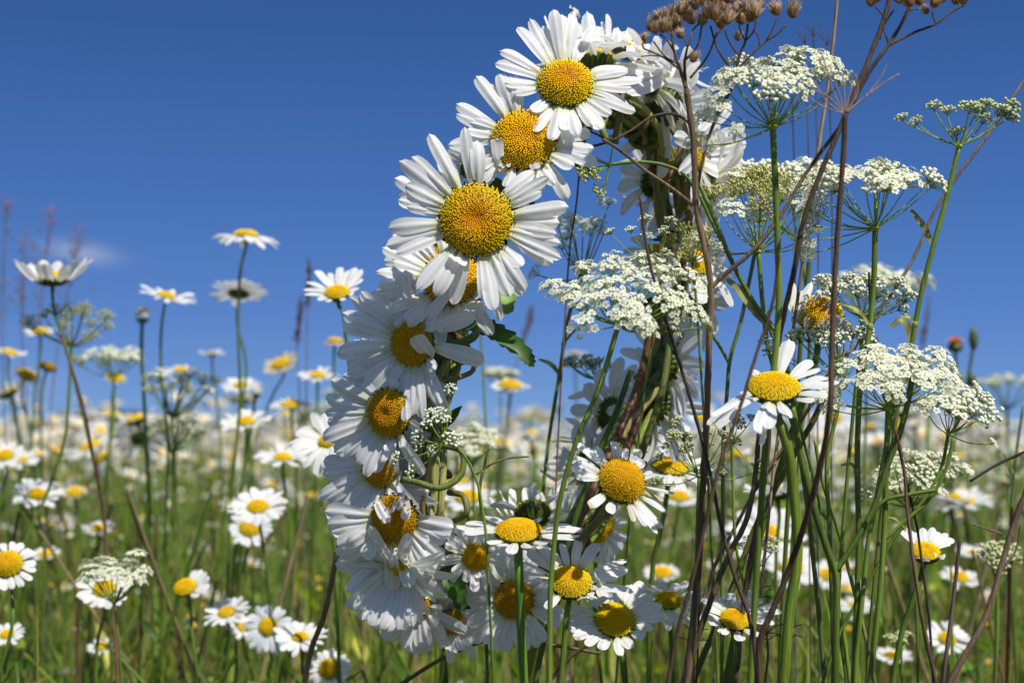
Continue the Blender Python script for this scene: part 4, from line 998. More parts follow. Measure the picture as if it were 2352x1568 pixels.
umbel('white budding umbel behind the seeding one at upper right', (1835, 560), .56, [(1850, 640), (1860, 800), (1840, 1000)], (1790, 400, 130), 16, 38, kind='bud', ry=.16, dome=10, sg=1, ray_w=3.5, axis=(0, .8, .6), stem_w=11, zs=.8, seed=4, mixk='flower')
umbel('wide flat white umbel at right with sprawling rays and two clusters hanging at left', (2010, 525), .475, [(2007, 640), (1998, 750), (1978, 870), (1970, 1000), (1972, 1250), (1960, 1568)], (2010, 405, 152), 17, 38, ry=.14, dome=8, sg=1, ray_w=4, axis=(0, .7, .7), stem_w=15,
      extra=((1850, 470, 32), (1838, 545, 30), (1852, 575, 30), (1870, 430, 34), (1880, 480, 28), (1900, 410, 30), (1865, 505, 26)), zs=.7, seed=5, mixk='bud')
umbel('green budding umbel alone against the sky at upper right', (2203, 336), .475, [(2178, 440), (2145, 560), (2112, 690), (2092, 800), (2060, 920), (2040, 1000)], (2222, 262, 85), 4, 25, kind='green', ry=.15, dome=16, sg=-1, stem_w=13, zs=.6, seed=6, group='umbels in bud',
      extra=((2068, 268, 17), (2102, 276, 18), (2145, 240, 20), (2300, 250, 28), (2322, 262, 26), (2325, 240, 24), (2195, 300, 20), (2262, 235, 22)))
umbel('open budding umbel with cream beads at right, between dry stalks', (1980, 728), .51, [(1978, 800), (1965, 900), (1950, 1050)], (1990, 660, 112), 9, 28, kind='bud', ry=.25, dome=14, sg=1, axis=(0, .8, .6), ray_w=3.5, stem_w=10, seed=7, extra=((2085, 668, 22), (2075, 705, 22), (1885, 640, 24), (1915, 665, 26)), zs=.6, group='umbels in bud')
umbel('compact greenish white budding umbel under the withered daisy', (1930, 862), .49, [(1925, 930), (1900, 1050), (1905, 1200)], (1905, 772, 92), 14, 28, kind='bud', ry=.14, dome=8, sg=1, axis=(0, .85, .5), ray_w=3.5, stem_w=11, seed=8, group='umbels in bud', mixk='green',
      extra=((1768, 800, 22), (1758, 780, 18), (1990, 745, 22)))
umbel('big white umbel at right, spreading from behind the tall daisy', (2040, 940), .462, [(2036, 1060), (2032, 1200), (2022, 1350), (1998, 1568)], (2070, 850, 138), 20, 35, ry=.34, dome=14, sg=1, ray_w=4, axis=(0, .6, .8), stem_w=15, seed=9, zs=.6,
      extra=((1900, 915, 30), (1885, 905, 26), (1930, 880, 30), (1910, 935, 24), (2185, 850, 30)), forks=(([(2030, 1240), (2080, 1195), (2130, 1150), (2175, 1070), (2190, 1005)], 9),))
umbel('creamy white umbel at far right touching the big one', (2178, 998), .485, [(2160, 1080), (2120, 1150), (2050, 1240)], (2205, 925, 92), 12, 34, kind='bud', ry=.34, dome=8, sg=1, ray_w=3.5, axis=(0, .65, .75), stem_w=9, seed=10, zs=.6, mixk='flower', extra=((2285, 1015, 14), (2265, 910, 24)))
umbel('loose white umbel low at right behind thin stems', (2085, 1165), .56, [(2098, 1230), (2105, 1400), (2110, 1568)], (2110, 1085, 112), 18, 26, ry=.42, dome=20, sg=1, stem_w=8, seed=11, zs=.7, mixk='bud', extra=((2180, 1040, 26), (2215, 1075, 24), (1990, 1130, 22)))
umbel('green bud umbel with curled rays in front of the dark stem', (1606, 1092), .475, [(1602, 1200), (1598, 1350), (1590, 1568)], (1600, 1010, 92), 9, 18, kind='green', ry=.28, dome=18, sg=-1, stem_w=10, seed=12, group='umbels in bud', ray_w=3.4,
      extra=((1505, 1105, 17), (1513, 1050, 16), (1555, 965, 17), (1568, 1000, 20), (1530, 1020, 15), (1650, 960, 18), (1745, 1075, 20), (1690, 1010, 18)), zs=.6)
umbel('second green bud umbel beneath the tall petalled daisy', (1680, 1015), .50, [(1683, 1100), (1690, 1250), (1720, 1400), (1735, 1568)], (1680, 965, 55), 6, 18, kind='green', ry=.3, dome=10, sg=-1, stem_w=8, seed=13, group='umbels in bud', ray_w=3.2, zs=.6, extra=((1745, 1075, 20), (1655, 1080, 16)))
umbel('cream budded sprig hanging over the left arm of the wreath', (1022, 1015), .455, [(1048, 1028), (1072, 1055), (1092, 1095), (1110, 1180), (1125, 1400)], (1000, 960, 40), 3, 22, kind='bud', ry=.5, dome=5, sg=1, stem_w=8, seed=14, group='umbels in bud', ray_w=4,
      extra=((1035, 890, 16), (1008, 945, 20), (955, 1000, 22), (988, 1035, 15), (908, 1050, 18), (940, 1085, 20), (1040, 1005, 26), (960, 1020, 18), (1020, 960, 18)), axis=(-.2, .7, .6))
umbel('seeding brownish umbel at the far left, blurred, crossed by a brown stalk', (165, 795), .76, [(160, 880), (148, 1010), (105, 1140), (55, 1250)], (172, 735, 118), 13, 24, kind='seed', ry=.26, dome=16, sg=-1, stem_w=9, seed=15, group='seeding umbels', raycol=(.25, .26, .08))
umbel('blurred white umbel left, under the brownish one', (262, 865), .95, [(262, 950), (240, 1100)], (255, 820, 80), 10, 24, ry=.2, dome=8, sg=-1, stem_w=6, seed=16, group='blurred umbels')
umbel('pale blurred umbel left of the tall daisies, tangled with others', (395, 960), .85, [(400, 1050), (410, 1200), (420, 1400)], (410, 885, 95), 14, 22, kind='seed', ry=.35, dome=16, sg=-1, stem_w=6, seed=17, group='blurred umbels', mixk='flower', raycol=(.2, .26, .08))
umbel('flat blurred white umbel just above the meadow, left', (395, 1040), .88, [(395, 1150), (380, 1400)], (410, 975, 80), 12, 22, ry=.25, dome=8, sg=-1, stem_w=6, seed=18, group='blurred umbels')
umbel('blurred white umbel spread over a daisy at the lower left', (262, 1385), .62, [(270, 1450), (280, 1568)], (255, 1315, 82), 14, 22, ry=.4, dome=12, sg=1, stem_w=7, seed=19, group='blurred umbels', extra=((315, 1268, 24), (200, 1300, 24), (320, 1330, 22)))
umbel('small budding umbel low behind the crossing dark stems', (1735, 1310), .56, [(1740, 1400), (1745, 1568)], (1742, 1255, 52), 8, 18, kind='bud', ry=.5, dome=10, sg=1, stem_w=7, seed=20, group='umbels in bud')
umbel('white umbel behind the left edge of the big front one', (1335, 640), .58, [(1308, 720), (1285, 860), (1262, 1000), (1245, 1150)], (1325, 520, 68), 9, 22, ry=.35, dome=12, sg=-1, stem_w=10, seed=21, group='white umbel flowers', extra=((1225, 622, 22), (1400, 460, 18), (1290, 560, 20)))
umbel('dark green bud umbel drooping inside the ring top', (1400, 378), .52, [(1470, 372), (1520, 378), (1570, 400), (1600, 440), (1640, 520), (1700, 640), (1765, 750), (1800, 850)], (1345, 385, 30), 4, 22, kind='green', ry=.9, dome=0, sg=1, stem_w=9, seed=22, group='umbels in bud',
      extra=((1330, 350, 20), (1360, 395, 22), (1375, 440, 20), (1400, 320, 14), (1380, 465, 12)), axis=(-.6, -.5, .3), stemcol=(.11, .19, .03))
umbel('grey green umbel seen edge-on inside the ring, lower left of the big one', (1372, 872), .60, [(1365, 960), (1350, 1100), (1335, 1300)], (1345, 833, 66), 9, 18, kind='green', ry=.12, dome=4, sg=-1, stem_w=6, seed=23, group='umbels in bud')
umbel('blurred white umbel inside the ring beside the left arm', (1085, 1068), .74, [(1088, 1150), (1090, 1300), (1095, 1568)], (1085, 1010, 60), 14, 24, ry=.45, dome=18, sg=1, stem_w=8, seed=24, group='blurred umbels')
umbel('cluster of white beads above the big front umbel', (1505, 610), .50, [(1510, 640), (1500, 760), (1480, 900)], (1505, 540, 50), 3, 16, kind='bud', ry=.3, dome=6, sg=-1, stem_w=6, seed=25, group='umbels in bud', extra=((1482, 500, 17), (1540, 505, 17), (1448, 525, 15), (1495, 545, 12), (1530, 575, 15), (1400, 530, 14)), ray_w=3)
umbel('dull green umbel blurred at the lower right edge', (2290, 1330), .62, [(2290, 1430), (2285, 1568)], (2292, 1275, 40), 9, 26, kind='green', ry=.8, dome=6, sg=1, stem_w=10, seed=26, group='umbels in bud')
umbel('pale blurred umbel behind the open budding one', (1990, 740), .8, [(1990, 900), (1985, 1100)], (2000, 655, 125), 14, 30, ry=.3, dome=22, sg=-1, stem_w=7, seed=27, group='blurred umbels')
umbel('seeding umbel head behind the right arm, yellow green', (1590, 600), .54, [(1600, 700), (1610, 850), (1620, 1000)], (1590, 545, 60), 10, 26, kind='seed', ry=.6, dome=6, sg=1, stem_w=7, seed=28, group='seeding umbels', raycol=(.24, .28, .05))
umbel('tiny pale umbel blurred behind the second daisy', (1075, 400), .8, [(1085, 500), (1100, 700)], (1072, 362, 55), 9, 22, ry=.25, dome=14, sg=-1, stem_w=6, seed=29, group='blurred umbels')
umbel('faint pale umbel in the meadow inside the ring', (1150, 900), 1.1, [(1150, 1000), (1145, 1200)], (1150, 860, 45), 8, 20, ry=.2, dome=8, sg=-1, stem_w=5, seed=30, group='blurred umbels')
umbel('thin budding umbel at the lower right of the picture', (2070, 1500), .6, [(2072, 1568)], (2065, 1465, 28), 6, 16, kind='green', ry=.5, dome=6, sg=1, stem_w=6, seed=31, group='umbels in bud')
# blurred umbels scattered through the meadow
def scatter():
    r = random.Random(31); TX = 2352/2/FPX
    protos = []
    for k in range(3):
        h = Vector((0, 0, .46)); root = thing('umbel_plant', 'x', 'wildflower', (0, 0, 0), 'umbels scattered in the meadow'); protos.append(root)
        m = MB(); m.tube(smooth_path([Vector((0, 0, 0)), Vector((.01, 0, .25)), h], 4), .0013, 6, (.09, .17, .025)); link('stem', m.mesh('stem', M_green), root)
        kd = ('flower', 'seed', 'flower')[k]
        for i in range(11):
            a = i*2.4; q = math.sqrt((i+.5)/11)*.024
            e = h+Vector((math.cos(a)*q, math.sin(a)*q, .022-q*.3)); m = MB(); m.tube([h, e], .0005, 4, (.12, .2, .03)); link('ray', m.mesh('ray', M_green), root)
            o = link('flower_cluster', r.choice(CL[kd]), root, e); o.scale = (.0052,)*3
    first = set()
    for i in range(44):
        d = r.uniform(1.0, 3.2); x = r.uniform(-1, 1)*d*TX*1.0; k = r.randrange(3); sc = r.uniform(.9, 1.13)
        px = 1176+x/d*FPX
        lab = ('blurred seeding umbel' if k == 1 else 'blurred white umbel')+' among meadow daisies '+('left of the wreath' if px < 740 else 'right of the dark stems' if px > 1620 else 'behind the wreath ring')
        if k in first: dup(protos[k], (x, d, 0), r.uniform(0, 6), sc, lab)
        else:
            first.add(k); p = protos[k]; p.location = (x, d, 0); p.scale = (sc,)*3; p['label'] = lab
    for k in range(3):
        if k not in first:
            for c in list(protos[k].children): bpy.data.objects.remove(c)
            bpy.data.objects.remove(protos[k])
scatter()
# ---------------------------------------------------------------- dry stalks
def seedhead_mesh(seed, kind=0):
    r = random.Random(seed); mb = MB()
    mb.ell(Vector((0, 0, .3)), Vector((0, 0, 1)), .46, .5, (.22, .12, .06), 8, 5)
    for tier in range(5):
        for k in range(13):
            a = 6.2832*(k+.5*tier)/13+r.uniform(-.2, .2); q = .52-.07*tier; h = .5+.2*tier+r.uniform(-.1, .16)
            d = Vector((math.cos(a), math.sin(a), 0)); s = Vector((-d.y, d.x, 0)); c = var((.36, .19, .08) if tier < 2 else (.46, .27, .13), .35, r)
            fl = r.uniform(.05, .5)
            i0 = mb.vert(d*q*.6+Vector((0, 0, -.12)), c); i1 = mb.vert(d*q*1.08+s*.10+Vector((0, 0, h*.5)), c); i2 = mb.vert(d*(q+fl)+Vector((0, 0, h)), var((.62, .44, .27), .3, r)); i3 = mb.vert(d*q*1.08-s*.10+Vector((0, 0, h*.5)), c)
            mb.face((i0, i1, i2, i3))
    for k in range(60):
        a = r.uniform(0, 6.28); q = r.uniform(.05, .48); d = Vector((math.cos(a)*q, math.sin(a)*q, .35))
        mb.tube([d, d+Vector((math.cos(a)*q*1.1+r.uniform(-.15, .15), math.sin(a)*q*1.1, r.uniform(.45, .95)))], .022, 3, var((.66, .52, .38), .25, r), cap=False)
    return mb.mesh('seed_head', M_seed)
SH = [seedhead_mesh(i) for i in range(5)]
def dry(label, name, stems, heads=(), branches=(), d=.46, cat='dry stalk', group='dry brown stalks', col=BR, hsize=20, material=None, col2=None, ground_=True, twigs=True):
    s = S(d); first = True; r = random.Random(int(stems[0][0][0][0])+int(stems[0][0][-1][0]))
    root = None
    for pts, w0, w1 in stems:
        p = pxpath(pts, d)
        if first:
            if ground_: p = to_ground(p)
            base = p[-1].copy() if ground_ else min(p, key=lambda q: q.z).copy()
            root = thing(name, label, cat, base, group)
        sp = smooth_path(p, 7)
        for i in range(1, len(sp)-1): sp[i] = sp[i]+Vector((r.uniform(-1, 1), r.uniform(-1, 1), 0))*(w0*s*.05)
        n = len(sp); ph = r.uniform(0, 6)
        mb = MB(); mb.tube(sp, [(w0+(w1-w0)*min(1, i/n*1.4))*.43*s*(1+.05*math.sin(i*1.7)) for i in range(n)], 12, col, rib=.14, colf=lambda t: tuple(x*(1+.3*math.sin(9*t+ph)) for x in col))
        if first and w0 > 30:                           # nodes on the stalk
            for j in range(2, n-3, 9): mb.ell(sp[j], (sp[j+1]-sp[j]), w0*.62*s, w0*.5*s, tuple(x*.8 for x in col), 8, 4)
        link('stem' if first else 'branch', mb.mesh('stem' if first else 'branch', material or M_dry, base), root); first = False
    for pts, w_ in branches:
        p = smooth_path(pxpath(pts, d), 5); n = len(p)
        mb = MB(); mb.tube(p, [w_*.5*s*(1.1-.35*i/n) for i in range(n)], 8, col2 or col, rib=.12)
        link('branch', mb.mesh('branch', material or M_dry, base), root)
    for h in heads:
        x, y, sz = h[:3]; c = P(x, y, d+(h[3] if len(h) > 3 else r.uniform(-.008, .008)))
        o = link('seed_head', r.choice(SH), root, c-base); o.scale = (sz*s*1.2, sz*s*1.2, sz*s*1.5)
        ax = (UP+RT*r.uniform(-.6, .6)+FW*r.uniform(-.6, .6)).normalized(); o.rotation_mode = 'QUATERNION'; o.rotation_quaternion = ax.to_track_quat('Z', 'Y')
    return root
dry('tallest dark dry stem crossing right of the wreath, topped by brown fluffy seed heads', 'dry_seed_plant',
    [([(1576, 205), (1592, 320), (1600, 480), (1632, 650), (1628, 800), (1622, 1000), (1612, 1150), (1604, 1300), (1590, 1450), (1578, 1568)], 16, 20),
     ([(1576, 205), (1562, 160), (1548, 118), (1542, 60)], 11, 6), ([(1576, 205), (1572, 150), (1590, 70)], 11, 6),
     ([(1632, 662), (1662, 632), (1720, 585), (1790, 500), (1850, 400), (1932, 288)], 14, 11),
     ([(1590, 470), (1560, 445), (1480, 390), (1405, 332), (1385, 320)], 9, 9)],
    heads=[(x, y, z) for x, y, z in ((1492, 68, 17), (1510, 62, 19), (1530, 52, 19), (1522, 72, 18), (1545, 44, 20), (1562, 30, 18), (1580, 42, 21), (1598, 18, 18), (1610, 8, 19), (1622, 38, 20), (1590, 52, 18), (1640, 42, 20), (1662, 28, 19), (1668, 52, 18), (1655, 62, 19), (1560, 62, 18), (1575, 12, 16), (1505, 75, 15), (1548, 70, 17), (1610, 55, 18), (1635, 12, 16), (1590, 140, 14), (1480, 92, 10), (1565, 85, 13))],
    branches=[([(1562, 160), (1520, 130), (1478, 112)], 6), ([(1562, 150), (1530, 132), (1500, 95)], 5), ([(1548, 118), (1530, 90), (1515, 78)], 5), ([(1572, 140), (1600, 110), (1612, 60)], 6), ([(1590, 70), (1610, 50)], 5),
              ([(1585, 180), (1625, 130), (1648, 70)], 6), ([(1542, 80), (1525, 66)], 4), ([(1580, 110), (1565, 70), (1560, 50)], 4), ([(1478, 112), (1475, 98)], 4), ([(1520, 130), (1502, 128), (1472, 130)], 4)], d=.455, hsize=19)
dry('brown seed plant with upright forked top right of the tallest, its heads against the sky', 'dry_seed_plant',
    [([(1690, 168), (1683, 195), (1660, 240), (1642, 280), (1626, 320), (1608, 400), (1604, 480, .47), (1630, 600, .475), (1634, 700, .475), (1626, 900, .475), (1618, 1100, .475), (1600, 1568, .475)], 11, 6), ([(1690, 168), (1698, 130), (1712, 95), (1718, 55)], 9, 6), ([(1686, 168), (1730, 122), (1760, 95), (1790, 75), (1805, 58)], 8, 5), ([(1684, 165), (1655, 125), (1640, 90), (1632, 60)], 7, 5)],
    heads=[(x, y, z) for x, y, z in ((1695, 38, 18), (1718, 30, 19), (1735, 38, 20), (1722, 48, 18), (1705, 52, 18), (1785, 32, 18), (1820, 38, 20), (1645, 15, 17), (1690, 8, 16), (1672, 5, 15), (1740, 22, 17), (1695, 92, 12))],
    branches=[([(1698, 130), (1680, 105), (1670, 85), (1665, 70)], 5), ([(1712, 95), (1732, 70), (1736, 48)], 5), ([(1760, 95), (1778, 60), (1785, 42)], 5), ([(1745, 105), (1740, 80), (1728, 68)], 4), ([(1712, 95), (1700, 70), (1697, 50)], 4), ([(1640, 90), (1655, 70), (1690, 30), (1705, 10)], 5)], d=.455, ground_=True, col=(.09, .055, .035), group='dry brown stalks')
dry('thin dark stalk topped by a bare spray of dead umbel rays, nearest at right', 'dead_umbel',
    [([(1941, 262), (1938, 340), (1926, 500), (1917, 650), (1911, 800), (1906, 940), (1893, 1030, .425), (1870, 1125, .43), (1843, 1220, .435), (1811, 1310, .44), (1775, 1400, .44), (1748, 1462, .44), (1744, 1568, .44)], 14, 18)],
    branches=[([(1941, 262), (1905, 225), (1868, 205), (1835, 186)], 4), ([(1941, 262), (1900, 235), (1870, 185)], 4), ([(1941, 262), (1915, 215), (1900, 160), (1885, 120)], 4), ([(1941, 262), (1925, 210), (1905, 150)], 4), ([(1941, 262), (1938, 200), (1935, 170)], 5),
              ([(1941, 262), (1952, 215), (1958, 185)], 4), ([(1941, 262), (1985, 225), (2040, 185), (2066, 170)], 5), ([(1941, 262), (1990, 220), (2030, 165), (2036, 150)], 4), ([(1941, 262), (1970, 210), (1965, 170)], 4), ([(1941, 262), (1890, 245), (1850, 218)], 4)],
    d=.42, col=(.10, .06, .035), col2=(.30, .22, .20), group='dry brown stalks')
dry('dry seed plant rising from the dead umbel to the top edge, heads at the top', 'dry_seed_plant',
    [([(2052, -40), (2032, 40), (1998, 130), (1950, 245), (1928, 300), (1888, 390), (1850, 492), (1824, 620), (1799, 730, .46), (1778, 840, .47), (1770, 900, .48), (1762, 1050, .485), (1748, 1160, .485), (1720, 1300, .485), (1690, 1568, .485)], 13, 16), ([(1958, 238), (2000, 160), (2040, 105), (2085, 25), (2100, -20)], 12, 10), ([(2042, 104), (2100, 75), (2150, 55), (2185, 28), (2215, 12)], 8, 6), ([(2020, 90), (2030, 60), (2055, 20)], 7, 5)],
    heads=[(2000, 12, 17), (2012, 2, 18), (2068, 4, 19), (2092, 10, 20), (2115, 8, 18), (2145, 12, 20), (2165, 2, 18), (2195, 6, 20), (2212, 8, 16), (2130, 30, 12)], branches=[([(2150, 55), (2142, 30), (2145, 18)], 5), ([(2042, 104), (2030, 70)], 5), ([(2085, 25), (2110, 20)], 5), ([(2032, 40), (2010, 15)], 5)],
    d=.44, col=(.10, .065, .045), ground_=True)
dry('pale straw stalk standing tall behind the upper white umbel', 'dry_stalk', [([(1925, -20), (1910, 130), (1888, 290), (1870, 400), (1855, 520), (1830, 700), (1800, 900)], 9, 9)], d=.50, col=(.30, .21, .14))
dry('pale straw stalk leaning in from the right edge', 'dry_stalk', [([(2375, 150), (2345, 195), (2270, 310), (2240, 350), (2150, 480), (2100, 590), (2045, 680), (1975, 780), (1895, 870), (1850, 950), (1780, 1060), (1732, 1128)], 8, 10)], d=.52, col=(.27, .20, .16))
dry('long thin dark stalk crossing the big front umbel diagonally', 'dry_stalk', [([(1470, 450), (1484, 560), (1512, 680), (1540, 770), (1572, 870), (1604, 980), (1632, 1090), (1655, 1200), (1690, 1330), (1722, 1420), (1740, 1568)], 8, 11)], d=.45, col=(.07, .045, .035))
dry('dark blurred stalk close to the camera slanting down left', 'dry_stalk', [([(1790, 580), (1776, 690), (1735, 820), (1700, 935), (1655, 1060), (1628, 1170), (1590, 1330), (1556, 1450), (1535, 1568)], 8, 12)], d=.415, col=(.11, .065, .04))
dry('forked dark stalk whose branches join above the crossing stems', 'dry_stalk', [([(1744, 985), (1738, 1060), (1730, 1125), (1712, 1200), (1676, 1270), (1632, 1380), (1600, 1470), (1575, 1568)], 13, 17), ([(1732, 1126), (1775, 1060), (1820, 1000), (1850, 950), (1870, 925)], 11, 7)], d=.47, col=(.15, .10, .06))
dry('thin brown stalk passing in front of the cup shaped daisy at lower right', 'dry_stalk', [([(2056, 985), (2075, 1070), (2085, 1180), (2100, 1300), (2118, 1420), (2150, 1568)], 8, 12)], d=.45, col=(.15, .085, .05))
dry('dark cut twig poking in from the right edge', 'dry_twig', [([(2228, 1105), (2280, 1072), (2352, 1038), (2420, 1005)], 9, 9)], d=.46, ground_=False, col=(.05, .04, .04))
dry('blurred brown stalk at the lower right corner, leaning left', 'dry_stalk', [([(2400, 1040), (2352, 1140), (2305, 1280), (2270, 1400), (2180, 1568)], 16, 16), ([(2290, 1320), (2330, 1270), (2345, 1200)], 7, 5)], d=.56, col=(.18, .12, .08), branches=[([(2300, 1225), (2270, 1215), (2235, 1205)], 5)])
dry('grey brown stub standing upright at lower right', 'dry_stalk', [([(2205, 1235), (2195, 1330), (2180, 1450), (2165, 1568)], 10, 12)], d=.55, col=(.13, .085, .075))
dry('thin dark stalk beside the budding umbels with a broken tip', 'dry_stalk', [([(1996, 625), (2000, 720), (2008, 790), (2022, 860), (2045, 960), (2060, 1010)], 7, 7)], d=.50, col=(.07, .05, .05))
dry('brown stalk crossing the brownish umbel at the far left', 'dry_stalk', [([(140, 762), (150, 800), (170, 860), (190, 930), (215, 1050), (235, 1150), (248, 1300), (262, 1430), (270, 1568)], 7, 10)], d=.70, col=(.15, .075, .045))
dry('orange brown stalk curving down just left of the wreath base', 'dry_stalk', [([(792, 1190), (780, 1240), (762, 1330), (745, 1410), (712, 1500), (700, 1568)], 15, 16)], d=.56, col=(.26, .17, .05), material=M_green)
dry('bent brown stalk running under the wreath to the lower left', 'dry_stalk', [([(1380, 1500), (1250, 1478), (1120, 1470), (1040, 1500), (960, 1545), (890, 1600), (850, 1700), (830, 1900)], 10, 13)], d=.52, col=(.14, .10, .05), material=M_green)
dry('reddish stalk at the bottom running up to the tilted daisy', 'dry_stalk', [([(1370, 1470), (1320, 1500), (1280, 1540), (1240, 1600), (1215, 1700), (1205, 1900)], 9, 11)], d=.50, col=(.16, .09, .05), material=M_green)
dry('curly dark twig reaching across the top of the ring', 'dry_twig', [([(1592, 322), (1580, 280), (1545, 262), (1500, 268), (1450, 300), (1400, 325), (1340, 335), (1325, 330)], 9, 7), ([(1400, 325), (1370, 308), (1345, 300)], 8, 6)], d=.498, ground_=False, col=(.08, .055, .04))
dry('brown seed head hanging left of the ring top', 'dry_seed_plant', [([(1335, 345), (1330, 400), (1325, 460), (1310, 560), (1300, 700)], 5, 5)], heads=[(1335, 385, 22), (1328, 372, 18), (1340, 400, 20), (1480, 100, 12)], d=.56, col=(.14, .09, .06))
dry('olive brown stem running diagonally behind the forked stalk', 'dry_stalk', [([(1935, 800), (1880, 940), (1815, 1060), (1740, 1200), (1690, 1330), (1590, 1568)], 16, 18)], d=.53, col=(.13, .13, .03), material=M_green)
# twiggy dead tips at the bottom
for i, (x, y) in enumerate(((1805, 1440), (1760, 1440), (1590, 1450), (1735, 1350))):
    dry(('bare brown twiggy tip low right of the dark stems', 'bare twiggy tip beside the tattered daisy', 'bare twiggy tip left of the main dark stem', 'small bare twig above the tattered daisy')[i], 'dry_twig',
        [([(x, y), (x+4, y+60), (x-3, 1568)], 5, 7)], branches=[([(x, y+8), (x-14, y-14), (x-24, y-20)], 3), ([(x, y+8), (x+10, y-18), (x+8, y-34)], 3), ([(x, y+14), (x+24, y-4), (x+38, y-6)], 3), ([(x+2, y+30), (x-22, y+14), (x-40, y+12)], 3), ([(x+2, y+30), (x+26, y+18), (x+40, y+24)], 3)], d=.5, col=(.12, .08, .07), group='bare twiggy tips')
# dry blurred tops beyond the upper white umbel
for i, (x, y) in enumerate(((1815, 130), (1848, 100), (1868, 85), (1900, 105))):
    dry('small grey bare seed stalk %s above the upper white umbel' % ('leftmost', 'second from left', 'third from left', 'rightmost')[i], 'dead_umbel', [([(x, y), (x+3, y+60), (x+8, y+200), (x+10, 1000)], 4, 4)],
        branches=[([(x, y), (x-14, y-22), (x-20, y-30)], 2.5), ([(x, y), (x+3, y-30)], 2.5), ([(x, y), (x+16, y-24), (x+24, y-34)], 2.5), ([(x, y), (x-8, y-34)], 2.5)], d=.62, col=(.10, .08, .10), group='tiny dead stalks at the top')
# ---------------------------------------------------------------- green stems without visible heads
def gstem(label, pts, w_, d, col=G1, forks=(), group='green stems without flowers', leaf=None):
    p = to_ground(pxpath(pts, d)); base = p[-1].copy(); root = thing('green_stem', label, 'plant stem', base, group); s = S(d)
    sp = smooth_path(p, 6); mb = MB(); r = random.Random(int(pts[0][0])); ph = r.uniform(0, 6)
    mb.tube(sp, w_*.5*s, 12, col, rib=.1, colf=lambda t: tuple(x*(1+.25*math.sin(13*t+ph)) for x in col)); link('stem', mb.mesh('stem', M_green, base), root)
    for f, fw in forks:
        mb = MB(); mb.tube(smooth_path(pxpath(f, d), 6), fw*.5*s, 10, col, rib=.1); link('side_stem', mb.mesh('side_stem', M_green, base), root)
    for lf, lw in (leaf or ()):
        mb = MB(); leaf_path(mb, pxpath(lf, d), lw*s, (.2, .2, .07), 0); link('leaf_sheath', mb.mesh('leaf_sheath', M_leaf, base), root)
gstem('thick forked dark green stem low at right', [(1818, 930), (1838, 1040), (1868, 1160), (1900, 1260), (1918, 1310), (1920, 1420), (1918, 1568)], 17, .46, (.10, .15, .02), [([(1920, 1312), (1960, 1250), (2005, 1170), (2035, 1080), (2068, 990), (2090, 900), (2100, 830)], 14), ([(1985, 1210), (2030, 1150), (2090, 1135), (2150, 1125)], 10)])
gstem('green stem with Y fork left of the budding umbels', [(1735, 575), (1718, 660), (1700, 745), (1676, 830), (1670, 900), (1662, 1000), (1660, 1200)], 9, .52, (.13, .20, .04), [([(1674, 832), (1650, 790), (1618, 745)], 8)])
gstem('diagonal pale green stem with a dry leaf sheath, crossing the branch of the dark stem', [(1605, 420), (1640, 500), (1690, 620), (1735, 700), (1775, 755), (1805, 830), (1825, 950)], 11, .49, (.14, .21, .05), leaf=[([(1780, 760), (1740, 720), (1700, 670), (1668, 640)], 22)])
gstem('pale jointed stem between the forked green stem and the stout stalk', [(1872, 1010), (1888, 1100), (1920, 1200), (1955, 1330), (1985, 1450), (2010, 1568)], 9, .52, (.18, .24, .06))
gstem('tall green stem behind the withered daisy', [(1862, 560), (1855, 640), (1842, 760), (1830, 900), (1818, 1050), (1805, 1250), (1790, 1568)], 11, .55, (.08, .13, .02))
gstem('green stem along the lower right arm of the wreath', [(1450, 850), (1410, 960), (1375, 1040), (1325, 1180), (1290, 1300)], 14, .50, (.08, .15, .025))
gstem('drying leaf stalk inside the ring with a tiny bud spray', [(1110, 1080), (1102, 1120), (1108, 1190), (1112, 1300)], 8, .50, (.17, .2, .05), [([(1092, 1090), (1140, 1060), (1180, 1050), (1215, 1048)], 5), ([(1110, 1085), (1120, 1040), (1125, 1028)], 7)])
gstem('curled dry leaf on a green stem at upper right, under the green budding umbel', [(2095, 790), (2080, 850), (2060, 950)], 8, .49, (.15, .19, .04), leaf=[([(2093, 800), (2088, 760), (2070, 735), (2045, 752)], 16), ([(2140, 560), (2120, 520), (2090, 480)], 14)])
gstem('thin green stem at the far right edge', [(2350, 930), (2330, 1080), (2320, 1250), (2335, 1568)], 6, .7, (.1, .17, .03), [([(2328, 1100), (2305, 1040)], 4)])
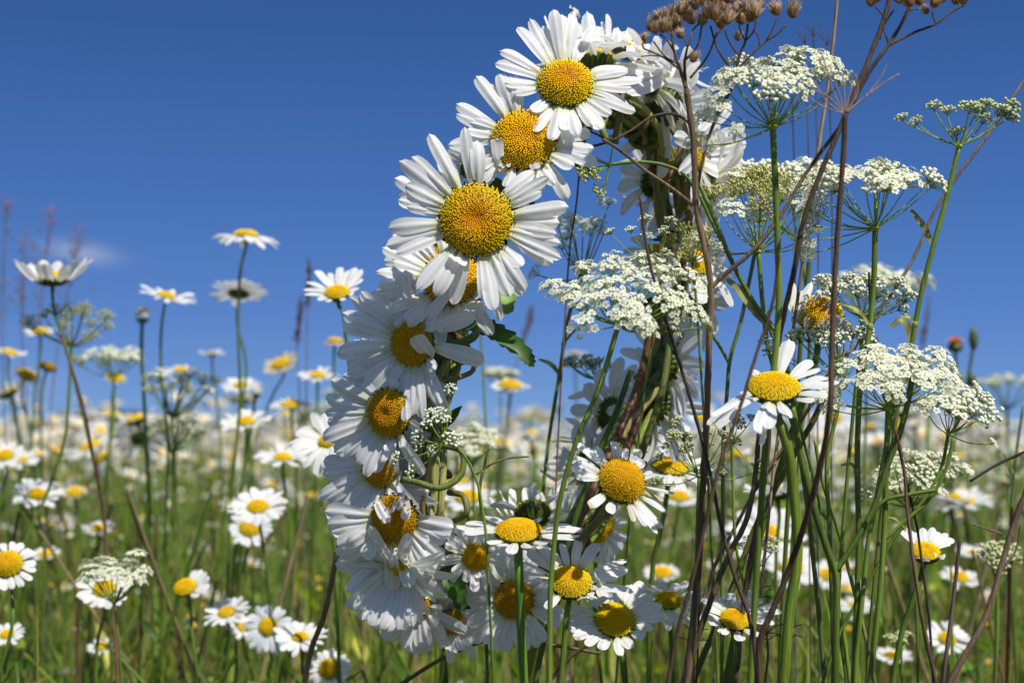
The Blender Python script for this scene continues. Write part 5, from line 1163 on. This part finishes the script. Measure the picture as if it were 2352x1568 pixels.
# ---------------------------------------------------------------- blurred hawkbit, grasses and spikes
def hawkbit():
    for lab, x, y, w_, h_, c in (('blurred orange hawkbit flower against the sky at right', 2194, 790, 23, 20, (.9, .42, .02)), ('blurred green bud next to the orange hawkbit', 2236, 778, 12, 27, (.10, .13, .03)), ('tiny green bud below the orange hawkbit', 2232, 872, 12, 16, (.12, .16, .03))):
        d = .95; s = S(d); c0 = P(x, y, d); pts = to_ground(pxpath([(x, y+h_*.5), (x+(5 if x < 2200 else -18), y+120), (2192, 1000), (2185, 1200)], d)); base = pts[-1].copy()
        root = thing('hawkbit', lab, 'wildflower', base)
        m = MB(); m.tube(smooth_path(pts, 5), 3.5*s, 6, (.07, .11, .025)); link('stem', m.mesh('stem', M_green, base), root)
        hb = h_*(.62 if 'orange hawkbit f' in lab else 1); m = MB(); m.ell(c0-UP*(h_-hb)*s, UP, w_*s*(.8 if hb < h_ else .9), hb*s, (.08, .11, .03), 10, 6); link('bud', m.mesh('bud', M_green, base), root)
        if 'orange hawkbit f' in lab:
            m = MB(); r = random.Random(3)
            for k in range(40):
                a = r.uniform(0, 6.28); q = r.uniform(.1, 1); dd = RT*math.cos(a)+FW*math.sin(a)
                petal_geo(m, c0+dd*w_*s*.5*q, UP, c0+UP*s*(8+12*(1-q))+dd*w_*s*(.2+q*.95), -dd, 8*s, .1, 4, 2, .1, 0, c, r)
            link('petals', m.mesh('petals', M_disc, base), root)
hawkbit()
def panicle(lab, pts, d, spread, n, col, sz, seed, group='purple grass panicles'):
    r = random.Random(seed); s = S(d); p = to_ground(pxpath(pts, d)); base = p[-1].copy()
    root = thing('plume_stalk', lab, 'seeding stalk', base, group)
    m = MB(); m.tube(smooth_path(p, 5), 1.6*s, 5, (.16, .12, .12)); link('stem', m.mesh('stem', M_dry, base), root)
    m = MB(); x0, y0 = pts[0][:2]; x1, y1 = pts[1][:2]
    for k in range(n):
        t = r.random(); y = y0+(y1-y0)*t; x = x0+(x1-x0)*t; dx = r.gauss(0, .5)*spread*(.25+t)
        a = P(x, y+18, d); b = P(x+dx, y-r.uniform(0, 30), d+r.gauss(0, .5)*spread*s)
        m.tube([a, b], .35*s, 3, (.2, .14, .14), cap=False); 
        for q in range(2): m.ell(b+Vector((r.uniform(-4, 4)*s, 0, r.uniform(-5, 5)*s)), UP+RT*r.uniform(-.4, .4), sz*.33*s, sz*r.uniform(.6, 1.0)*s, var(col, .25, r), 5, 4)
    link('panicle', m.mesh('panicle', M_seed, base), root)
PU = (.27, .17, .21)
panicle('purple grass panicle at the left edge, blurred against the sky', [(15, 460), (5, 720), (8, 900), (20, 1200)], 1.0, 44, 34, PU, 5, 1)
panicle('purple grass panicle second from the left edge', [(60, 540), (50, 760), (60, 900), (70, 1100)], 1.05, 44, 36, PU, 4.5, 2)
panicle('purple grass panicle rising above the small cloud', [(120, 470), (95, 700), (90, 900), (100, 1100)], 1.05, 52, 36, PU, 5, 3)
panicle('purple grass panicle leaning over the small cloud', [(185, 515), (150, 700), (120, 900), (110, 1200)], 1.1, 44, 30, PU, 4.5, 4)
panicle('narrow dark grass spike left of the wreath, taller one', [(712, 622), (706, 705), (704, 850), (700, 1100)], .95, 5, 70, (.13, .10, .06), 5, 5, 'narrow dark grass spikes')
panicle('narrow dark grass spike left of the wreath, shorter one', [(694, 700), (682, 790), (688, 900), (680, 1150)], .95, 7, 50, (.12, .08, .09), 5, 6, 'narrow dark grass spikes')
panicle('blurred grass spike seen inside the ring', [(1225, 720), (1198, 790), (1180, 880), (1150, 1100)], 1.1, 5, 40, (.2, .18, .2), 4, 7, 'narrow dark grass spikes')
panicle('blurred grass spike at right against the sky', [(2135, 705), (2118, 800), (2110, 900), (2100, 1200)], 1.2, 7, 40, (.2, .17, .2), 4, 8, 'narrow dark grass spikes')
